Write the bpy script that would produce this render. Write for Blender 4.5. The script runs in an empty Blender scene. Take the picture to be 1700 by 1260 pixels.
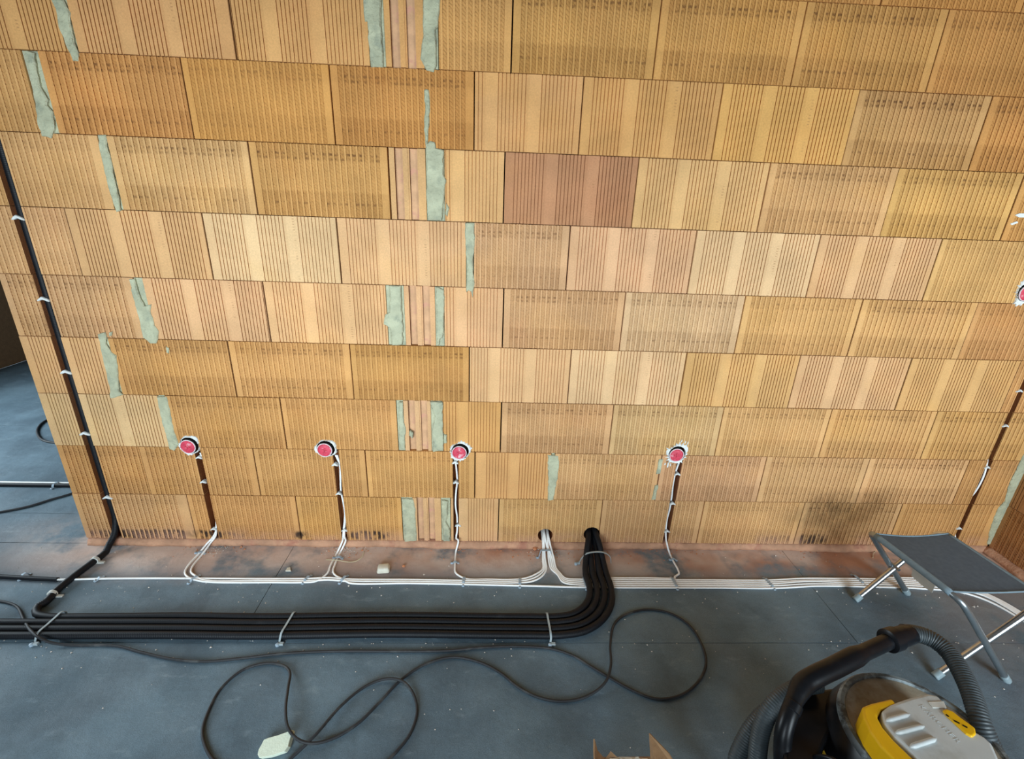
import bpy, bmesh, math, random
from mathutils import Vector, Matrix
random.seed(7)
C = bpy.context.scene.collection
SC = bpy.context.scene

# ------------------------------------------------------------------ camera
FPX, IW, IH = 783.627, 1700, 1260
CAM = Vector((0.0, -1.9167, 1.5973))
PITCH, YAW, ROLL = 0.3538, 0.0415, 0.0367
_f = Vector((math.sin(YAW)*math.cos(PITCH), math.cos(YAW)*math.cos(PITCH), -math.sin(PITCH)))
_r = Vector((math.cos(YAW), -math.sin(YAW), 0)); _u = _r.cross(_f)
RT = _r*math.cos(ROLL) + _u*math.sin(ROLL); UP = -_r*math.sin(ROLL) + _u*math.cos(ROLL)
cd = bpy.data.cameras.new('camera'); cam = bpy.data.objects.new('camera', cd); C.objects.link(cam)
cd.sensor_fit = 'HORIZONTAL'; cd.sensor_width = 36; cd.lens = FPX*36/IW; cd.clip_start = 0.02
M = Matrix((RT, UP, -_f)).transposed().to_4x4(); M.translation = CAM
cam.matrix_world = M
SC.camera = cam
def ray(u, v): return RT*((u-IW/2)/FPX) - UP*((v-IH/2)/FPX) + _f
def F(u, v, z=0.0):                       # survey point -> place on a level plane
    d = ray(u, v); return CAM + d*((z-CAM.z)/d.z)
def Wp(u, v, y=0.0):                      # survey point -> place on the masonry plane
    d = ray(u, v); return CAM + d*((y-CAM.y)/d.y)

# ------------------------------------------------------------------ light
SC.view_settings.view_transform = 'Standard'; SC.view_settings.look = 'None'
SC.view_settings.gamma = 1; SC.view_settings.use_curve_mapping = False
SC.view_settings.exposure = -0.52
wd = bpy.data.worlds.new('sky'); SC.world = wd; wd.use_nodes = True
wd.node_tree.nodes['Background'].inputs[0].default_value = (0.62, 0.80, 1.0, 1)
wd.node_tree.nodes['Background'].inputs[1].default_value = 1.0
def area(name, loc, rot, sx, sy, power, col, spread=180):
    l = bpy.data.lights.new(name, 'AREA'); l.shape = 'RECTANGLE'; l.size = sx; l.size_y = sy
    l.energy = power; l.color = col; l.spread = math.radians(spread)
    o = bpy.data.objects.new(name, l); C.objects.link(o); o.location = loc; o.rotation_euler = rot
    return o
DAY = (0.78, 0.92, 1.0)
WIN = [(-0.95, 1.3), (1.88, 1.1)]           # windows in the front wall: centre x, width
WZ = 1.10
ROOM_X0, ROOM_X1, ROOM_Y0, ROOM_Y1, ROOM_Z = -4.6, 2.572, -3.1, 3.1, 2.72
for i, (x, w) in enumerate(WIN):
    area('daylight', (x, ROOM_Y0+0.02, WZ), (math.radians(90), 0, 0), w, 1.40, 60-i*6, DAY, 98)
area('daylight', (ROOM_X0+0.02, .55, 1.4), (0, math.radians(-90), 0), 1.6, 1.5, 170, DAY)

# ------------------------------------------------------------------ materials
def lin(c):
    return tuple((x/255/12.92 if x/255 <= 0.04045 else ((x/255+0.055)/1.055)**2.4) for x in c)
class G:
    def __init__(s, name):
        s.m = bpy.data.materials.new(name); s.m.use_nodes = True
        s.t = s.m.node_tree; s.b = s.t.nodes['Principled BSDF']
    def n(s, t, **k):
        x = s.t.nodes.new(t)
        for a, v in k.items(): setattr(x, a, v)
        return x
    def put(s, sock, v):
        if hasattr(v, 'links') or isinstance(v, bpy.types.NodeSocket): s.t.links.new(v, sock)
        else:
            if hasattr(sock.default_value, '__len__') and not hasattr(v, '__len__'): v = [v]*len(sock.default_value)
            if hasattr(sock.default_value, '__len__') and len(v) == 3 and len(sock.default_value) == 4: v = (*v, 1)
            sock.default_value = v
    def math(s, op, a, b=0.0, clamp=False):
        x = s.n('ShaderNodeMath', operation=op, use_clamp=clamp); s.put(x.inputs[0], a); s.put(x.inputs[1], b); return x.outputs[0]
    def vec(s, op, a, b=(0,0,0)):
        x = s.n('ShaderNodeVectorMath', operation=op); s.put(x.inputs[0], a); s.put(x.inputs[1], b)
        return x.outputs['Value'] if op == 'LENGTH' else x.outputs[0]
    def noise(s, v, sc, det=3, rough=0.55, dist=0):
        x = s.n('ShaderNodeTexNoise'); s.put(x.inputs['Vector'], v); x.inputs['Scale'].default_value = sc
        x.inputs['Detail'].default_value = det; x.inputs['Roughness'].default_value = rough; x.inputs['Distortion'].default_value = dist
        return x.outputs[0]
    def rng(s, v, a, b, c, d):
        x = s.n('ShaderNodeMapRange'); s.put(x.inputs[0], v)
        for i, q in enumerate((a, b, c, d)): x.inputs[i+1].default_value = q
        x.interpolation_type = 'SMOOTHSTEP'
        return x.outputs[0]
    def mix(s, f, a, b, mode='MIX'):
        x = s.n('ShaderNodeMix', data_type='RGBA', blend_type=mode); s.put(x.inputs[0], f); s.put(x.inputs[6], a); s.put(x.inputs[7], b); return x.outputs[2]
    def sep(s, v):
        x = s.n('ShaderNodeSeparateXYZ'); s.put(x.inputs[0], v); return x.outputs
    def obj(s): return s.n('ShaderNodeTexCoord').outputs['Object']
    def pos(s): return s.n('ShaderNodeNewGeometry').outputs['Position']
    def bump(s, h, dist, st=1.0):
        x = s.n('ShaderNodeBump'); s.put(x.inputs['Height'], h); x.inputs['Distance'].default_value = dist; x.inputs['Strength'].default_value = st
        s.t.links.new(x.outputs[0], s.b.inputs['Normal'])
    def col(s, c): s.put(s.b.inputs['Base Color'], c)
    def fin(s, rough=0.6, metal=0.0, spec=0.5):
        s.put(s.b.inputs['Roughness'], rough); s.put(s.b.inputs['Metallic'], metal); s.put(s.b.inputs['Specular IOR Level'], spec); return s.m

def plain(name, c, rough=0.5, metal=0, var=0.12, sc=30, bump=0.0, bsc=120, spec=0.5, c2=None, thr=(0.5, 0.65)):
    g = G(name); o = g.obj(); n = g.noise(o, sc, 4)
    base = lin(c)
    col = g.mix(1.0, base, g.rng(n, 0.25, 0.75, 1-var, 1+var), 'MULTIPLY')
    if c2 is not None:
        m = g.rng(g.noise(o, sc*0.7, 5, 0.7), thr[0], thr[1], 0, 1)
        col = g.mix(m, col, lin(c2))
    g.col(col)
    if bump: g.bump(g.noise(o, bsc, 4), bump)
    return g.fin(rough, metal, spec)

SOOT_RIB = [(-1.58, .056, .46, .034, 2.6), (-.59, .060, .13, .034, 2.4), (1.50, .058, .20, .03, .9), (1.62, .06, .12, .045, 1.6)]
SOOT_ALL = [(-.92, .058, .05, .03, 1.6), (-1.40, .06, .09, .03, .8), (1.66, .20, .24, .11, .42), (1.75, .29, .26, .07, .3), (1.62, .06, .10, .04, .6)]
def brick_mat(name, mode):
    g = G(name)
    oi = g.n('ShaderNodeObjectInfo'); o = g.obj()
    off = g.math('MULTIPLY', oi.outputs['Random'], 37.0)
    cmb = g.n('ShaderNodeCombineXYZ'); g.put(cmb.inputs[0], off); g.put(cmb.inputs[2], off)
    v = g.vec('ADD', o, cmb.outputs[0]); p = g.pos(); z = g.sep(o)[2]; x = g.sep(o)[0]
    c = oi.outputs['Color']
    c = g.mix(1.0, c, g.rng(g.noise(v, 5, 3), .25, .75, .88, 1.10), 'MULTIPLY')
    c = g.mix(1.0, c, g.rng(g.noise(v, 160, 3, .7), .25, .75, .90, 1.09), 'MULTIPLY')
    # uneven firing: rosy and straw patches
    c = g.mix(g.rng(g.noise(v, 4.2, 2), .5, .72, 0, .55), c, g.mix(1.0, c, (1.0, .93, .92), 'MULTIPLY'))
    c = g.mix(g.rng(g.noise(g.vec('ADD', v, (9, 3, 1)), 3.6, 2), .5, .72, 0, .55), c, g.mix(1.0, c, (1.03, .998, .87), 'MULTIPLY'))
    if mode == 'band':      # faint stamped marks down the second smooth strip
        mk = g.math('MULTIPLY', g.rng(g.math('ABSOLUTE', g.math('SUBTRACT', x, .334)), .0050, .0030, 0, 1), g.rng(g.math('SINE', g.math('MULTIPLY', z, 640.0)), .1, .5, 0, 1))
        mk = g.math('MULTIPLY', mk, g.rng(g.noise(g.vec('MULTIPLY', v, (1, 1, 2)), 9, 2), .45, .6, 0, .45))
        c = g.mix(mk, c, lin((150, 104, 70)))
    if mode == 'band': c = g.mix(1.0, c, (1.07, 1.09, 1.11), 'MULTIPLY')
    if mode == 'rough':
        c = g.mix(1.0, c, (.93, .89, .84), 'MULTIPLY')
    if mode in ('rough', 'rib'):
        edge = g.math('ADD', g.rng(z, .094, .082, 0, .9), g.rng(z, .188, .206, 0, .8), True)
        wob = g.rng(g.noise(g.vec('MULTIPLY', v, (40, 1, 7)), 1.2, 2), .32, .62, .35, 1)
        m = g.math('MULTIPLY', g.math('MULTIPLY', edge, wob), oi.outputs['Alpha'], True)
        c = g.mix(g.math('MULTIPLY', m, .54 if mode == 'rough' else .28), c, g.mix(1.0, c, (.55, .47, .40), 'MULTIPLY'))
        mid = g.math('MULTIPLY', g.rng(g.math('ABSOLUTE', g.math('SUBTRACT', z, .13)), .07, .02, 0, 1), g.rng(g.noise(g.vec('MULTIPLY', v, (3, 1, 2)), 2, 2), .4, .65, 0, .5))
        c = g.mix(mid, c, g.mix(1.0, c, (1.12, 1.13, 1.10), 'MULTIPLY'))
    if mode == 'rough':
        # two rows of kiln marks near the top, one near the foot of the block
        d1 = g.rng(g.math('ABSOLUTE', g.math('SUBTRACT', z, .216)), .006, .002, 0, 1)
        d2 = g.rng(g.math('ABSOLUTE', g.math('SUBTRACT', z, .200)), .006, .002, 0, .8)
        d3 = g.rng(g.math('ABSOLUTE', g.math('SUBTRACT', z, .047)), .006, .002, 0, .7)
        d = g.math('ADD', g.math('ADD', d1, d2), d3, True)
        d = g.math('MULTIPLY', d, g.rng(g.noise(g.vec('MULTIPLY', v, (55, 1, 30)), 1.0, 2), .42, .62, 0, 1))
        d = g.math('MULTIPLY', d, g.math('MULTIPLY', oi.outputs['Alpha'], .7), True)
        c = g.mix(d, c, lin((92, 58, 38)))
    for (cx, cz, rx, rz, am) in (SOOT_ALL if mode != 'rough' else SOOT_ALL + SOOT_RIB):
        q = g.vec('MULTIPLY', g.vec('SUBTRACT', p, (cx, 0, cz)), (1/rx, 0, 1/rz))
        mk = g.rng(g.vec('LENGTH', q), 1.05, .45, 0, am*.62)
        mk = g.math('MULTIPLY', mk, g.rng(g.noise(g.vec('MULTIPLY', p, (34, 1, 14)), 1.0, 3), .36, .56, .05, 1.0), True)
        c = g.mix(mk, c, lin((44, 34, 27)))
    # mortar dust low on the wall
    dust = g.math('MULTIPLY', g.rng(g.sep(p)[2], .12, .03, 0, .5), g.rng(g.noise(p, 6, 3), .4, .62, .15, 1))
    c = g.mix(dust, c, lin((196, 150, 128)))
    if mode == 'cut': c = g.mix(1.0, c, (.42, .27, .23), 'MULTIPLY')  # cut clay, darkened further to paint in the shadow inside chases and holes
    g.col(c)
    if mode == 'rough':
        w = g.n('ShaderNodeTexWave', wave_type='BANDS', bands_direction='DIAGONAL'); g.put(w.inputs['Vector'], v)
        w.inputs['Scale'].default_value = 48; w.inputs['Distortion'].default_value = 3; w.inputs['Detail'].default_value = 2
        h = g.math('ADD', w.outputs['Fac'], g.noise(v, 300, 3)); g.bump(h, .0022, .9)
    else:
        g.bump(g.noise(v, 220, 4, .7), .0012 if mode != 'cut' else .004, .8)
    return g.fin(.9, 0, .15)
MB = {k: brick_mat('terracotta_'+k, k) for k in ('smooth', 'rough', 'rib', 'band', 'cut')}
BSLOT = ['smooth', 'rough', 'rib', 'band', 'cut']

def floor_mat():
    g = G('bitumen_membrane'); p = g.pos(); s = g.sep(p)
    c = g.mix(g.rng(g.noise(p, 2.2, 5, .6), .3, .7, 0, 1), lin((84, 102, 114)), lin((112, 134, 147)))
    c = g.mix(1.0, c, g.rng(g.noise(p, 260, 3, .8), .2, .8, .78, 1.2), 'MULTIPLY')
    c = g.mix(g.rng(g.noise(g.vec('MULTIPLY', p, (1, 2.2, 1)), 9, 6, .7), .55, .75, 0, .45), c, lin((146, 164, 172)))
    c = g.mix(g.rng(g.noise(p, 40, 4, .8), .68, .74, 0, .55), c, lin((190, 192, 188)))
    c = g.mix(g.rng(g.noise(g.vec('ADD', p, (3, 5, 0)), 3.1, 5, .65), .55, .72, 0, .45), c, lin((70, 84, 94)))
    # brick dust swept along the foot of the wall
    edge = g.math('ADD', g.rng(s[1], -.30, -.06, 0, 1.0), g.math('MULTIPLY', g.rng(s[0], 1.5, 2.5, 0, .25), g.rng(s[1], -1.4, -.3, .1, 1)))
    n = g.rng(g.noise(g.vec('ADD', p, (1.7, .4, 0)), 3.0, 5, .62), .34, .54, 0, 1)
    xr = g.math('MULTIPLY', g.rng(s[0], -2.5, -1.75, .05, 1), g.rng(s[1], .3, .04, 0, 1))
    d = g.math('MULTIPLY', g.math('MULTIPLY', edge, n), xr, True)
    tone = g.mix(g.math('MULTIPLY', g.rng(g.noise(g.vec('ADD', p, (8, 2, 0)), 2.6, 3), .40, .62, 0, 1), g.rng(s[0], -.9, .1, .35, 1)), lin((222, 198, 184)), lin((192, 138, 108)))
    c = g.mix(g.math('MULTIPLY', d, .92), c, tone)
    g.col(c)
    g.bump(g.math('ADD', g.noise(p, 380, 3, .8), g.math('MULTIPLY', g.noise(p, 14, 3), 3.0)), .0018, .7)
    return g.fin(g.rng(g.noise(p, 5, 3), .3, .7, .5, .8), 0, .35)
MT = {
 'floor': floor_mat(),
 'screed': plain('screed', (70, 70, 72), .9, bump=.002),
 'mortar': plain('grey_green_mortar', (182, 182, 154), .95, var=.16, sc=18, bump=.010, bsc=60, spec=.2, c2=(150, 154, 134), thr=(.5, .72)),
 'core': plain('mortar_core', (74, 44, 30), .95, bump=.003),  # tone kept dark to paint in the shade at the back of the pipe holes
 'bed': plain('red_mortar_bed', (190, 145, 116), .95, var=.2, sc=14, bump=.005, bsc=60, c2=(176, 122, 100), thr=(.5, .7)),
 'pink': plain('rosy_clay_web', (209, 162, 122), .9, var=.14, sc=22, bump=.002, c2=(208, 152, 124), thr=(.5, .65)),
 'plaster': plain('white_gypsum', (228, 232, 230), .9, var=.06, bump=.003, bsc=90, spec=.2),
 'render': plain('plastered_wall', (150, 116, 84), .95, bump=.003),
 'ceil': plain('concrete_ceiling', (120, 118, 114), .95, bump=.002),
 'black': plain('black_conduit_plastic', (15, 18, 24), .55, var=.2, sc=12, c2=(40, 42, 46), thr=(.56, .8), spec=.3),
 'blackcord': plain('black_rubber_cord', (36, 38, 42), .65, var=.2, sc=14, c2=(76, 78, 78), thr=(.5, .75)),
 'white': plain('white_cable_sheath', (250, 250, 248), .38, var=.05, sc=10, c2=(206, 200, 194), thr=(.58, .8)),
 'clip': plain('grey_clip_plastic', (160, 178, 192), .45, var=.1),
 'tie': plain('grey_strap_plastic', (160, 172, 176), .45, var=.1),
 'steel': plain('zinc_nail', (140, 145, 150), .35, metal=.9),
 'redlid': plain('red_socket_lid', (210, 70, 92), .42, var=.2, sc=60, c2=(238, 196, 202), thr=(.50, .70)),
 'boxwall': plain('plaster_smeared_box', (226, 210, 212), .7, var=.1, sc=50, c2=(200, 110, 122), thr=(.62, .7)),
 'dark': plain('dark_cavity', (22, 17, 15), .9),
 'alu': plain('brushed_aluminium', (206, 208, 210), .28, metal=1.0, var=.05),
 'alugrey': plain('dull_grey_aluminium', (158, 166, 170), .34, metal=.85, var=.08),
 'fabric': plain('grey_stool_fabric', (128, 141, 154), .85, var=.08, sc=60, bump=.0012, bsc=600, spec=.2),
 'sleeve': plain('grey_sleeve_fabric', (122, 140, 150), .8, var=.08, sc=60, bump=.001, bsc=600, spec=.25),
 'cap': plain('pale_grey_foot_cap', (146, 164, 170), .5, var=.06),
 'label': plain('white_care_label', (204, 206, 200), .6, var=.06),
 'vblack': plain('vacuum_black_plastic', (17, 19, 23), .34, var=.2, sc=10, c2=(40, 40, 42), thr=(.5, .8), spec=.25),
 'vhose': plain('vacuum_hose_plastic', (58, 66, 70), .5, var=.15),
 'vgrey': plain('vacuum_light_grey_plastic', (196, 202, 202), .38, var=.05, sc=12, c2=(178, 182, 178), thr=(.5, .75)),
 'vyellow': plain('vacuum_yellow_plastic', (232, 180, 20), .35, var=.06, sc=14, c2=(176, 130, 40), thr=(.62, .8)),
 'vdust': plain('dusty_dark_plastic', (150, 140, 122), .85, var=.25, sc=12, bump=.001, c2=(172, 168, 156), thr=(.45, .7)),
 'vrim': plain('worn_rim_plastic', (74, 80, 82), .5, var=.25, sc=30, c2=(142, 154, 158), thr=(.44, .62)),
 'vclear': plain('olive_tinted_plastic', (84, 78, 34), .3, var=.2),
 'card': plain('brown_cardboard', (150, 116, 82), .9, var=.1, sc=20, bump=.0008, c2=(132, 100, 70), thr=(.5, .7)),
 'cardedge': plain('torn_cardboard_edge', (196, 184, 164), .95, var=.12),
 'foam': plain('pale_foam_board', (222, 232, 212), .8, var=.04, bump=.001, bsc=200),
 'ivory': plain('ivory_plastic', (216, 212, 196), .5, var=.10, c2=(176, 168, 146), thr=(.5, .7)),
 'crumb': plain('pale_crumb', (216, 208, 198), .9, var=.2, sc=3),
 'rust': plain('orange_clay_crumb', (196, 128, 88), .9, var=.2),
 'wire': plain('beige_wire', (196, 184, 150), .6),
 'frame': plain('window_frame_white', (220, 220, 216), .5),
 'umber': plain('dark_brown_door', (14, 8, 6), .8, var=.2, sc=5),
}

# ------------------------------------------------------------------ mesh helpers
def link(name, me, parent=None, mats=()):
    o = bpy.data.objects.new(name, me); C.objects.link(o)
    for m in mats:
        if m.name not in [q.name for q in me.materials if q]: me.materials.append(m)
    if parent: o.parent = parent
    return o
def tag(o, label=None, cat=None, group=None, kind=None):
    if label: o['label'] = label
    if cat: o['category'] = cat
    if group: o['group'] = group
    if kind: o['kind'] = kind
    return o
def empty(name, loc=(0, 0, 0)):
    o = bpy.data.objects.new(name, None); C.objects.link(o); o.location = loc; o.empty_display_size = .05; return o
def from_bm(bm, name, mat, parent=None, smooth=False):
    bmesh.ops.recalc_face_normals(bm, faces=bm.faces)
    me = bpy.data.meshes.new(name); bm.to_mesh(me); bm.free()
    if smooth: me.shade_smooth()
    o = link(name, me, None, [mat])
    if parent:
        o.parent = parent; o.matrix_parent_inverse = Matrix.Translation(-parent.location)
    return o
def bm_box(bm, lo, hi, bev=0, mat4=None):
    r = bmesh.ops.create_cube(bm, size=1.0)
    vs = r['verts']
    for v in vs:
        v.co = Vector([(lo[i]+hi[i])/2 + v.co[i]*(hi[i]-lo[i]) for i in range(3)])
    if bev: 
        es = list({e for v in vs for e in v.link_edges})
        rr = bmesh.ops.bevel(bm, geom=es, offset=bev, segments=2, affect='EDGES', profile=.5)
        vs = list({v for f in rr['faces'] for v in f.verts} | {v for v in vs if v.is_valid})
    if mat4 is not None:
        for v in vs: v.co = mat4 @ v.co
    return vs
def box(name, lo, hi, mat, parent=None, bev=0, rot=None):
    bm = bmesh.new(); bm_box(bm, lo, hi, bev)
    if rot is not None:
        c = Vector([(lo[i]+hi[i])/2 for i in range(3)])
        bmesh.ops.transform(bm, matrix=Matrix.Translation(c) @ rot.to_4x4() @ Matrix.Translation(-c), verts=bm.verts)
    return from_bm(bm, name, mat, parent)
def prism(name, pts, ext, mat, parent=None, bev=0, seg=2, smooth=False):
    """closed outline of 3-D points, extruded along ext"""
    bm = bmesh.new()
    vs = [bm.verts.new(p) for p in pts]
    f = bm.faces.new(vs)
    r = bmesh.ops.extrude_face_region(bm, geom=[f])
    bmesh.ops.translate(bm, vec=ext, verts=[v for v in r['geom'] if isinstance(v, bmesh.types.BMVert)])
    if bev:
        bmesh.ops.recalc_face_normals(bm, faces=bm.faces)
        es = [e for e in bm.edges if len(e.link_faces) == 2 and e.calc_face_angle(0) > .5]
        bmesh.ops.bevel(bm, geom=es, offset=bev, segments=seg, affect='EDGES', profile=.5, clamp_overlap=True)
    return from_bm(bm, name, mat, parent, smooth)
def spline(pts, step=.012, closed=False):
    P = [Vector(p) for p in pts]; out = []
    Q = [P[0]*2-P[1]] + P + [P[-1]*2-P[-2]]
    for i in range(1, len(Q)-2):
        a, b, c, d = Q[i-1:i+3]
        # centripetal form keeps tight bends from overshooting
        t0 = 0; t1 = t0+max((b-a).length, 1e-5)**.5; t2 = t1+max((c-b).length, 1e-5)**.5; t3 = t2+max((d-c).length, 1e-5)**.5
        n = max(1, int((c-b).length/step))
        for k in range(n):
            t = t1+(t2-t1)*k/n
            A1 = a*((t1-t)/(t1-t0))+b*((t-t0)/(t1-t0)); A2 = b*((t2-t)/(t2-t1))+c*((t-t1)/(t2-t1)); A3 = c*((t3-t)/(t3-t2))+d*((t-t2)/(t3-t2))
            B1 = A1*((t2-t)/(t2-t0))+A2*((t-t0)/(t2-t0)); B2 = A2*((t3-t)/(t3-t1))+A3*((t-t1)/(t3-t1))
            out.append(B1*((t2-t)/(t2-t1))+B2*((t-t1)/(t2-t1)))
    out.append(P[-1]); return out
def tube(name, pts, r, mat, parent=None, seg=10, step=.012, ridge=0, raw=False, rfun=None, flat=1.0, rdeep=.96):
    P = [Vector(p) for p in pts] if raw else spline(pts, step)
    if ridge:   # resample evenly: two rings per ridge
        L = [0]
        for a, b in zip(P, P[1:]): L.append(L[-1]+(b-a).length)
        n = int(L[-1]/ridge*4); Q = []; j = 0
        for k in range(n+1):
            s = L[-1]*k/n
            while j < len(L)-2 and L[j+1] < s: j += 1
            Q.append(P[j].lerp(P[j+1], (s-L[j])/max(1e-9, L[j+1]-L[j])))
        P = Q
    V = []; Fc = []; up = None
    for i, p in enumerate(P):
        t = (P[min(i+1, len(P)-1)]-P[max(i-1, 0)]).normalized()
        if up is None:
            up = t.orthogonal().normalized() if abs(t.z) > .9 else Vector((0, 0, 1))
        up = (up - t*up.dot(t)).normalized(); sd = t.cross(up)
        rr = r if rfun is None else rfun(i/max(1, len(P)-1))
        if ridge and i % 4 > 1: rr *= rdeep
        for k in range(seg):
            a = 2*math.pi*k/seg
            V.append(p + sd*(math.cos(a)*rr) + up*(math.sin(a)*rr*flat))
    for i in range(len(P)-1):
        for k in range(seg):
            k2 = (k+1) % seg
            Fc.append((i*seg+k, i*seg+k2, (i+1)*seg+k2, (i+1)*seg+k))
    Fc.append(tuple(range(seg))[::-1]); Fc.append(tuple((len(P)-1)*seg+k for k in range(seg)))
    me = bpy.data.meshes.new(name); me.from_pydata(V, [], Fc); me.update()
    me.shade_smooth()
    o = link(name, me, None, [mat])
    if parent: o.parent = parent; o.matrix_parent_inverse = Matrix.Translation(-parent.location)
    return o
def lathe(name, prof, axis_o, axis_d, mat, parent=None, seg=32, smooth=True):
    d = Vector(axis_d).normalized(); a = d.orthogonal().normalized(); b = d.cross(a); o0 = Vector(axis_o)
    V = []; Fc = []
    for (r, h) in prof:
        for k in range(seg):
            t = 2*math.pi*k/seg; V.append(o0 + d*h + a*(r*math.cos(t)) + b*(r*math.sin(t)))
    for i in range(len(prof)-1):
        for k in range(seg):
            k2 = (k+1) % seg; Fc.append((i*seg+k, i*seg+k2, (i+1)*seg+k2, (i+1)*seg+k))
    Fc.append(tuple(range(seg))[::-1]); Fc.append(tuple((len(prof)-1)*seg+k for k in range(seg)))
    bm = bmesh.new(); vs = [bm.verts.new(v) for v in V]
    for f in Fc: bm.faces.new([vs[i] for i in f])
    o = from_bm(bm, name, mat, parent, False)
    if smooth:
        for q in o.data.polygons: q.use_smooth = True
        o.data.set_sharp_from_angle(angle=math.radians(38))
    return o

# ------------------------------------------------------------------ the room
floor = box('floor', (ROOM_X0, ROOM_Y0, -.12), (ROOM_X1+.2, ROOM_Y1, -.004), MT['screed']); tag(floor, 'dark grey bitumen membrane floor laid in wide sheets', kind='structure')
def sheet(x0, x1, y0, y1):
    g = .0012
    bm = bmesh.new(); n = max(2, int((x1-x0)/.12)); m = max(2, int((y1-y0)/.12))
    V = {}
    rnd = random.Random(int((x0*7+y0*13)*100))
    for i in range(n+1):
        for j in range(m+1):
            ex = (g if i == 0 else -g if i == n else 0) + (rnd.uniform(-.0008, .0008) if i in (0, n) else 0)
            ey = (g if j == 0 else -g if j == m else 0) + (rnd.uniform(-.0008, .0008) if j in (0, m) else 0)
            dz = -.0006 if (i in (0, n) or j in (0, m)) else rnd.uniform(-.0006, .0004)
            V[i, j] = bm.verts.new((x0+(x1-x0)*i/n+ex, y0+(y1-y0)*j/m+ey, dz))
    for i in range(n):
        for j in range(m): bm.faces.new((V[i, j], V[i+1, j], V[i+1, j+1], V[i, j+1]))
    bd = [e for e in bm.edges if e.is_boundary]
    r = bmesh.ops.extrude_edge_only(bm, edges=bd)
    for v in [q for q in r['geom'] if isinstance(q, bmesh.types.BMVert)]: v.co.z = -.0045
    return from_bm(bm, 'membrane_sheet', MT['floor'], floor)
for a in [(ROOM_X0, -.955, -.55, 0), (-.955, 1.482, -.55, 0), (1.482, 2.572, -.55, 0), (ROOM_X0, 2.572, -1.55, -.55),
          (ROOM_X0, .4, -2.55, -1.55), (.4, 2.572, -2.55, -1.55), (ROOM_X0, 2.572, ROOM_Y0, -2.55),
          (ROOM_X0, 2.572, 0, .228), (ROOM_X0, 2.572, .228, 1.228), (ROOM_X0, 2.572, 1.228, 2.228), (ROOM_X0, 2.572, 2.228, ROOM_Y1)]: sheet(*a)

wall = box('wall_back', (-1.93, .060, 0), (2.57, .115, 2.60), MT['core']); tag(wall, 'unplastered hollow clay block wall with cable chases', kind='structure')

def pattern(kind):
    """front relief of a 500 mm block: list of (x0, x1, depth, slot)"""
    out = []
    if kind == 'S':
        x = 0.0
        def flat(w, slot):
            nonlocal x; out.append((x, x+w, 0.0, slot)); x += w
        def grooves(n, pitch):
            nonlocal x
            for _ in range(n):
                out.append((x, x+.0034, .0056, 0)); out.append((x+.0034, x+pitch, .0004, 0)); x += pitch
        flat(.034, 0); grooves(9, .0133); flat(.043, 3); grooves(8, .0138); flat(.043, 3); grooves(10, .0134); flat(.5-x, 0)
    elif kind == 'T':
        x = .026; out.append((0, x, .0004, 2)); n = 21; p = (.5-.052)/n
        for _ in range(n):
            out.append((x, x+.0016, .0034, 1)); out.append((x+.0016, x+p-.0086, .0018, 1))
            out.append((x+p-.0086, x+p-.0072, .0032, 1)); out.append((x+p-.0072, x+p, 0, 2)); x += p
        out.append((x, .5, .0004, 2))
    elif kind == 'P':     # plain fine-ribbed face
        x = .022; out.append((0, x, 0, 2)); n = 21; p = (.5-.044)/n
        for _ in range(n):
            out.append((x, x+.0016, .0026, 1)); out.append((x+.0016, x+p*.56, .0009, 1)); out.append((x+p*.56, x+p*.56+.0014, .0022, 1)); out.append((x+p*.56+.0014, x+p, .0, 2)); x += p
        out.append((x, .5, 0, 2))
    elif kind == 'E':     # turned block end: two smooth channels
        for a, b, d, s in ((0, .020, 0, 0), (.020, .050, .016, 5), (.050, .068, .001, 0), (.068, .074, .004, 0), (.074, .104, .015, 5), (.104, .128, .001, 0)):
            out.append((a, b, d, s))
        out.append((.128, .5, 0, 0))
    return out
_mesh = {}
BT = .060; BH = .2478
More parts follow.
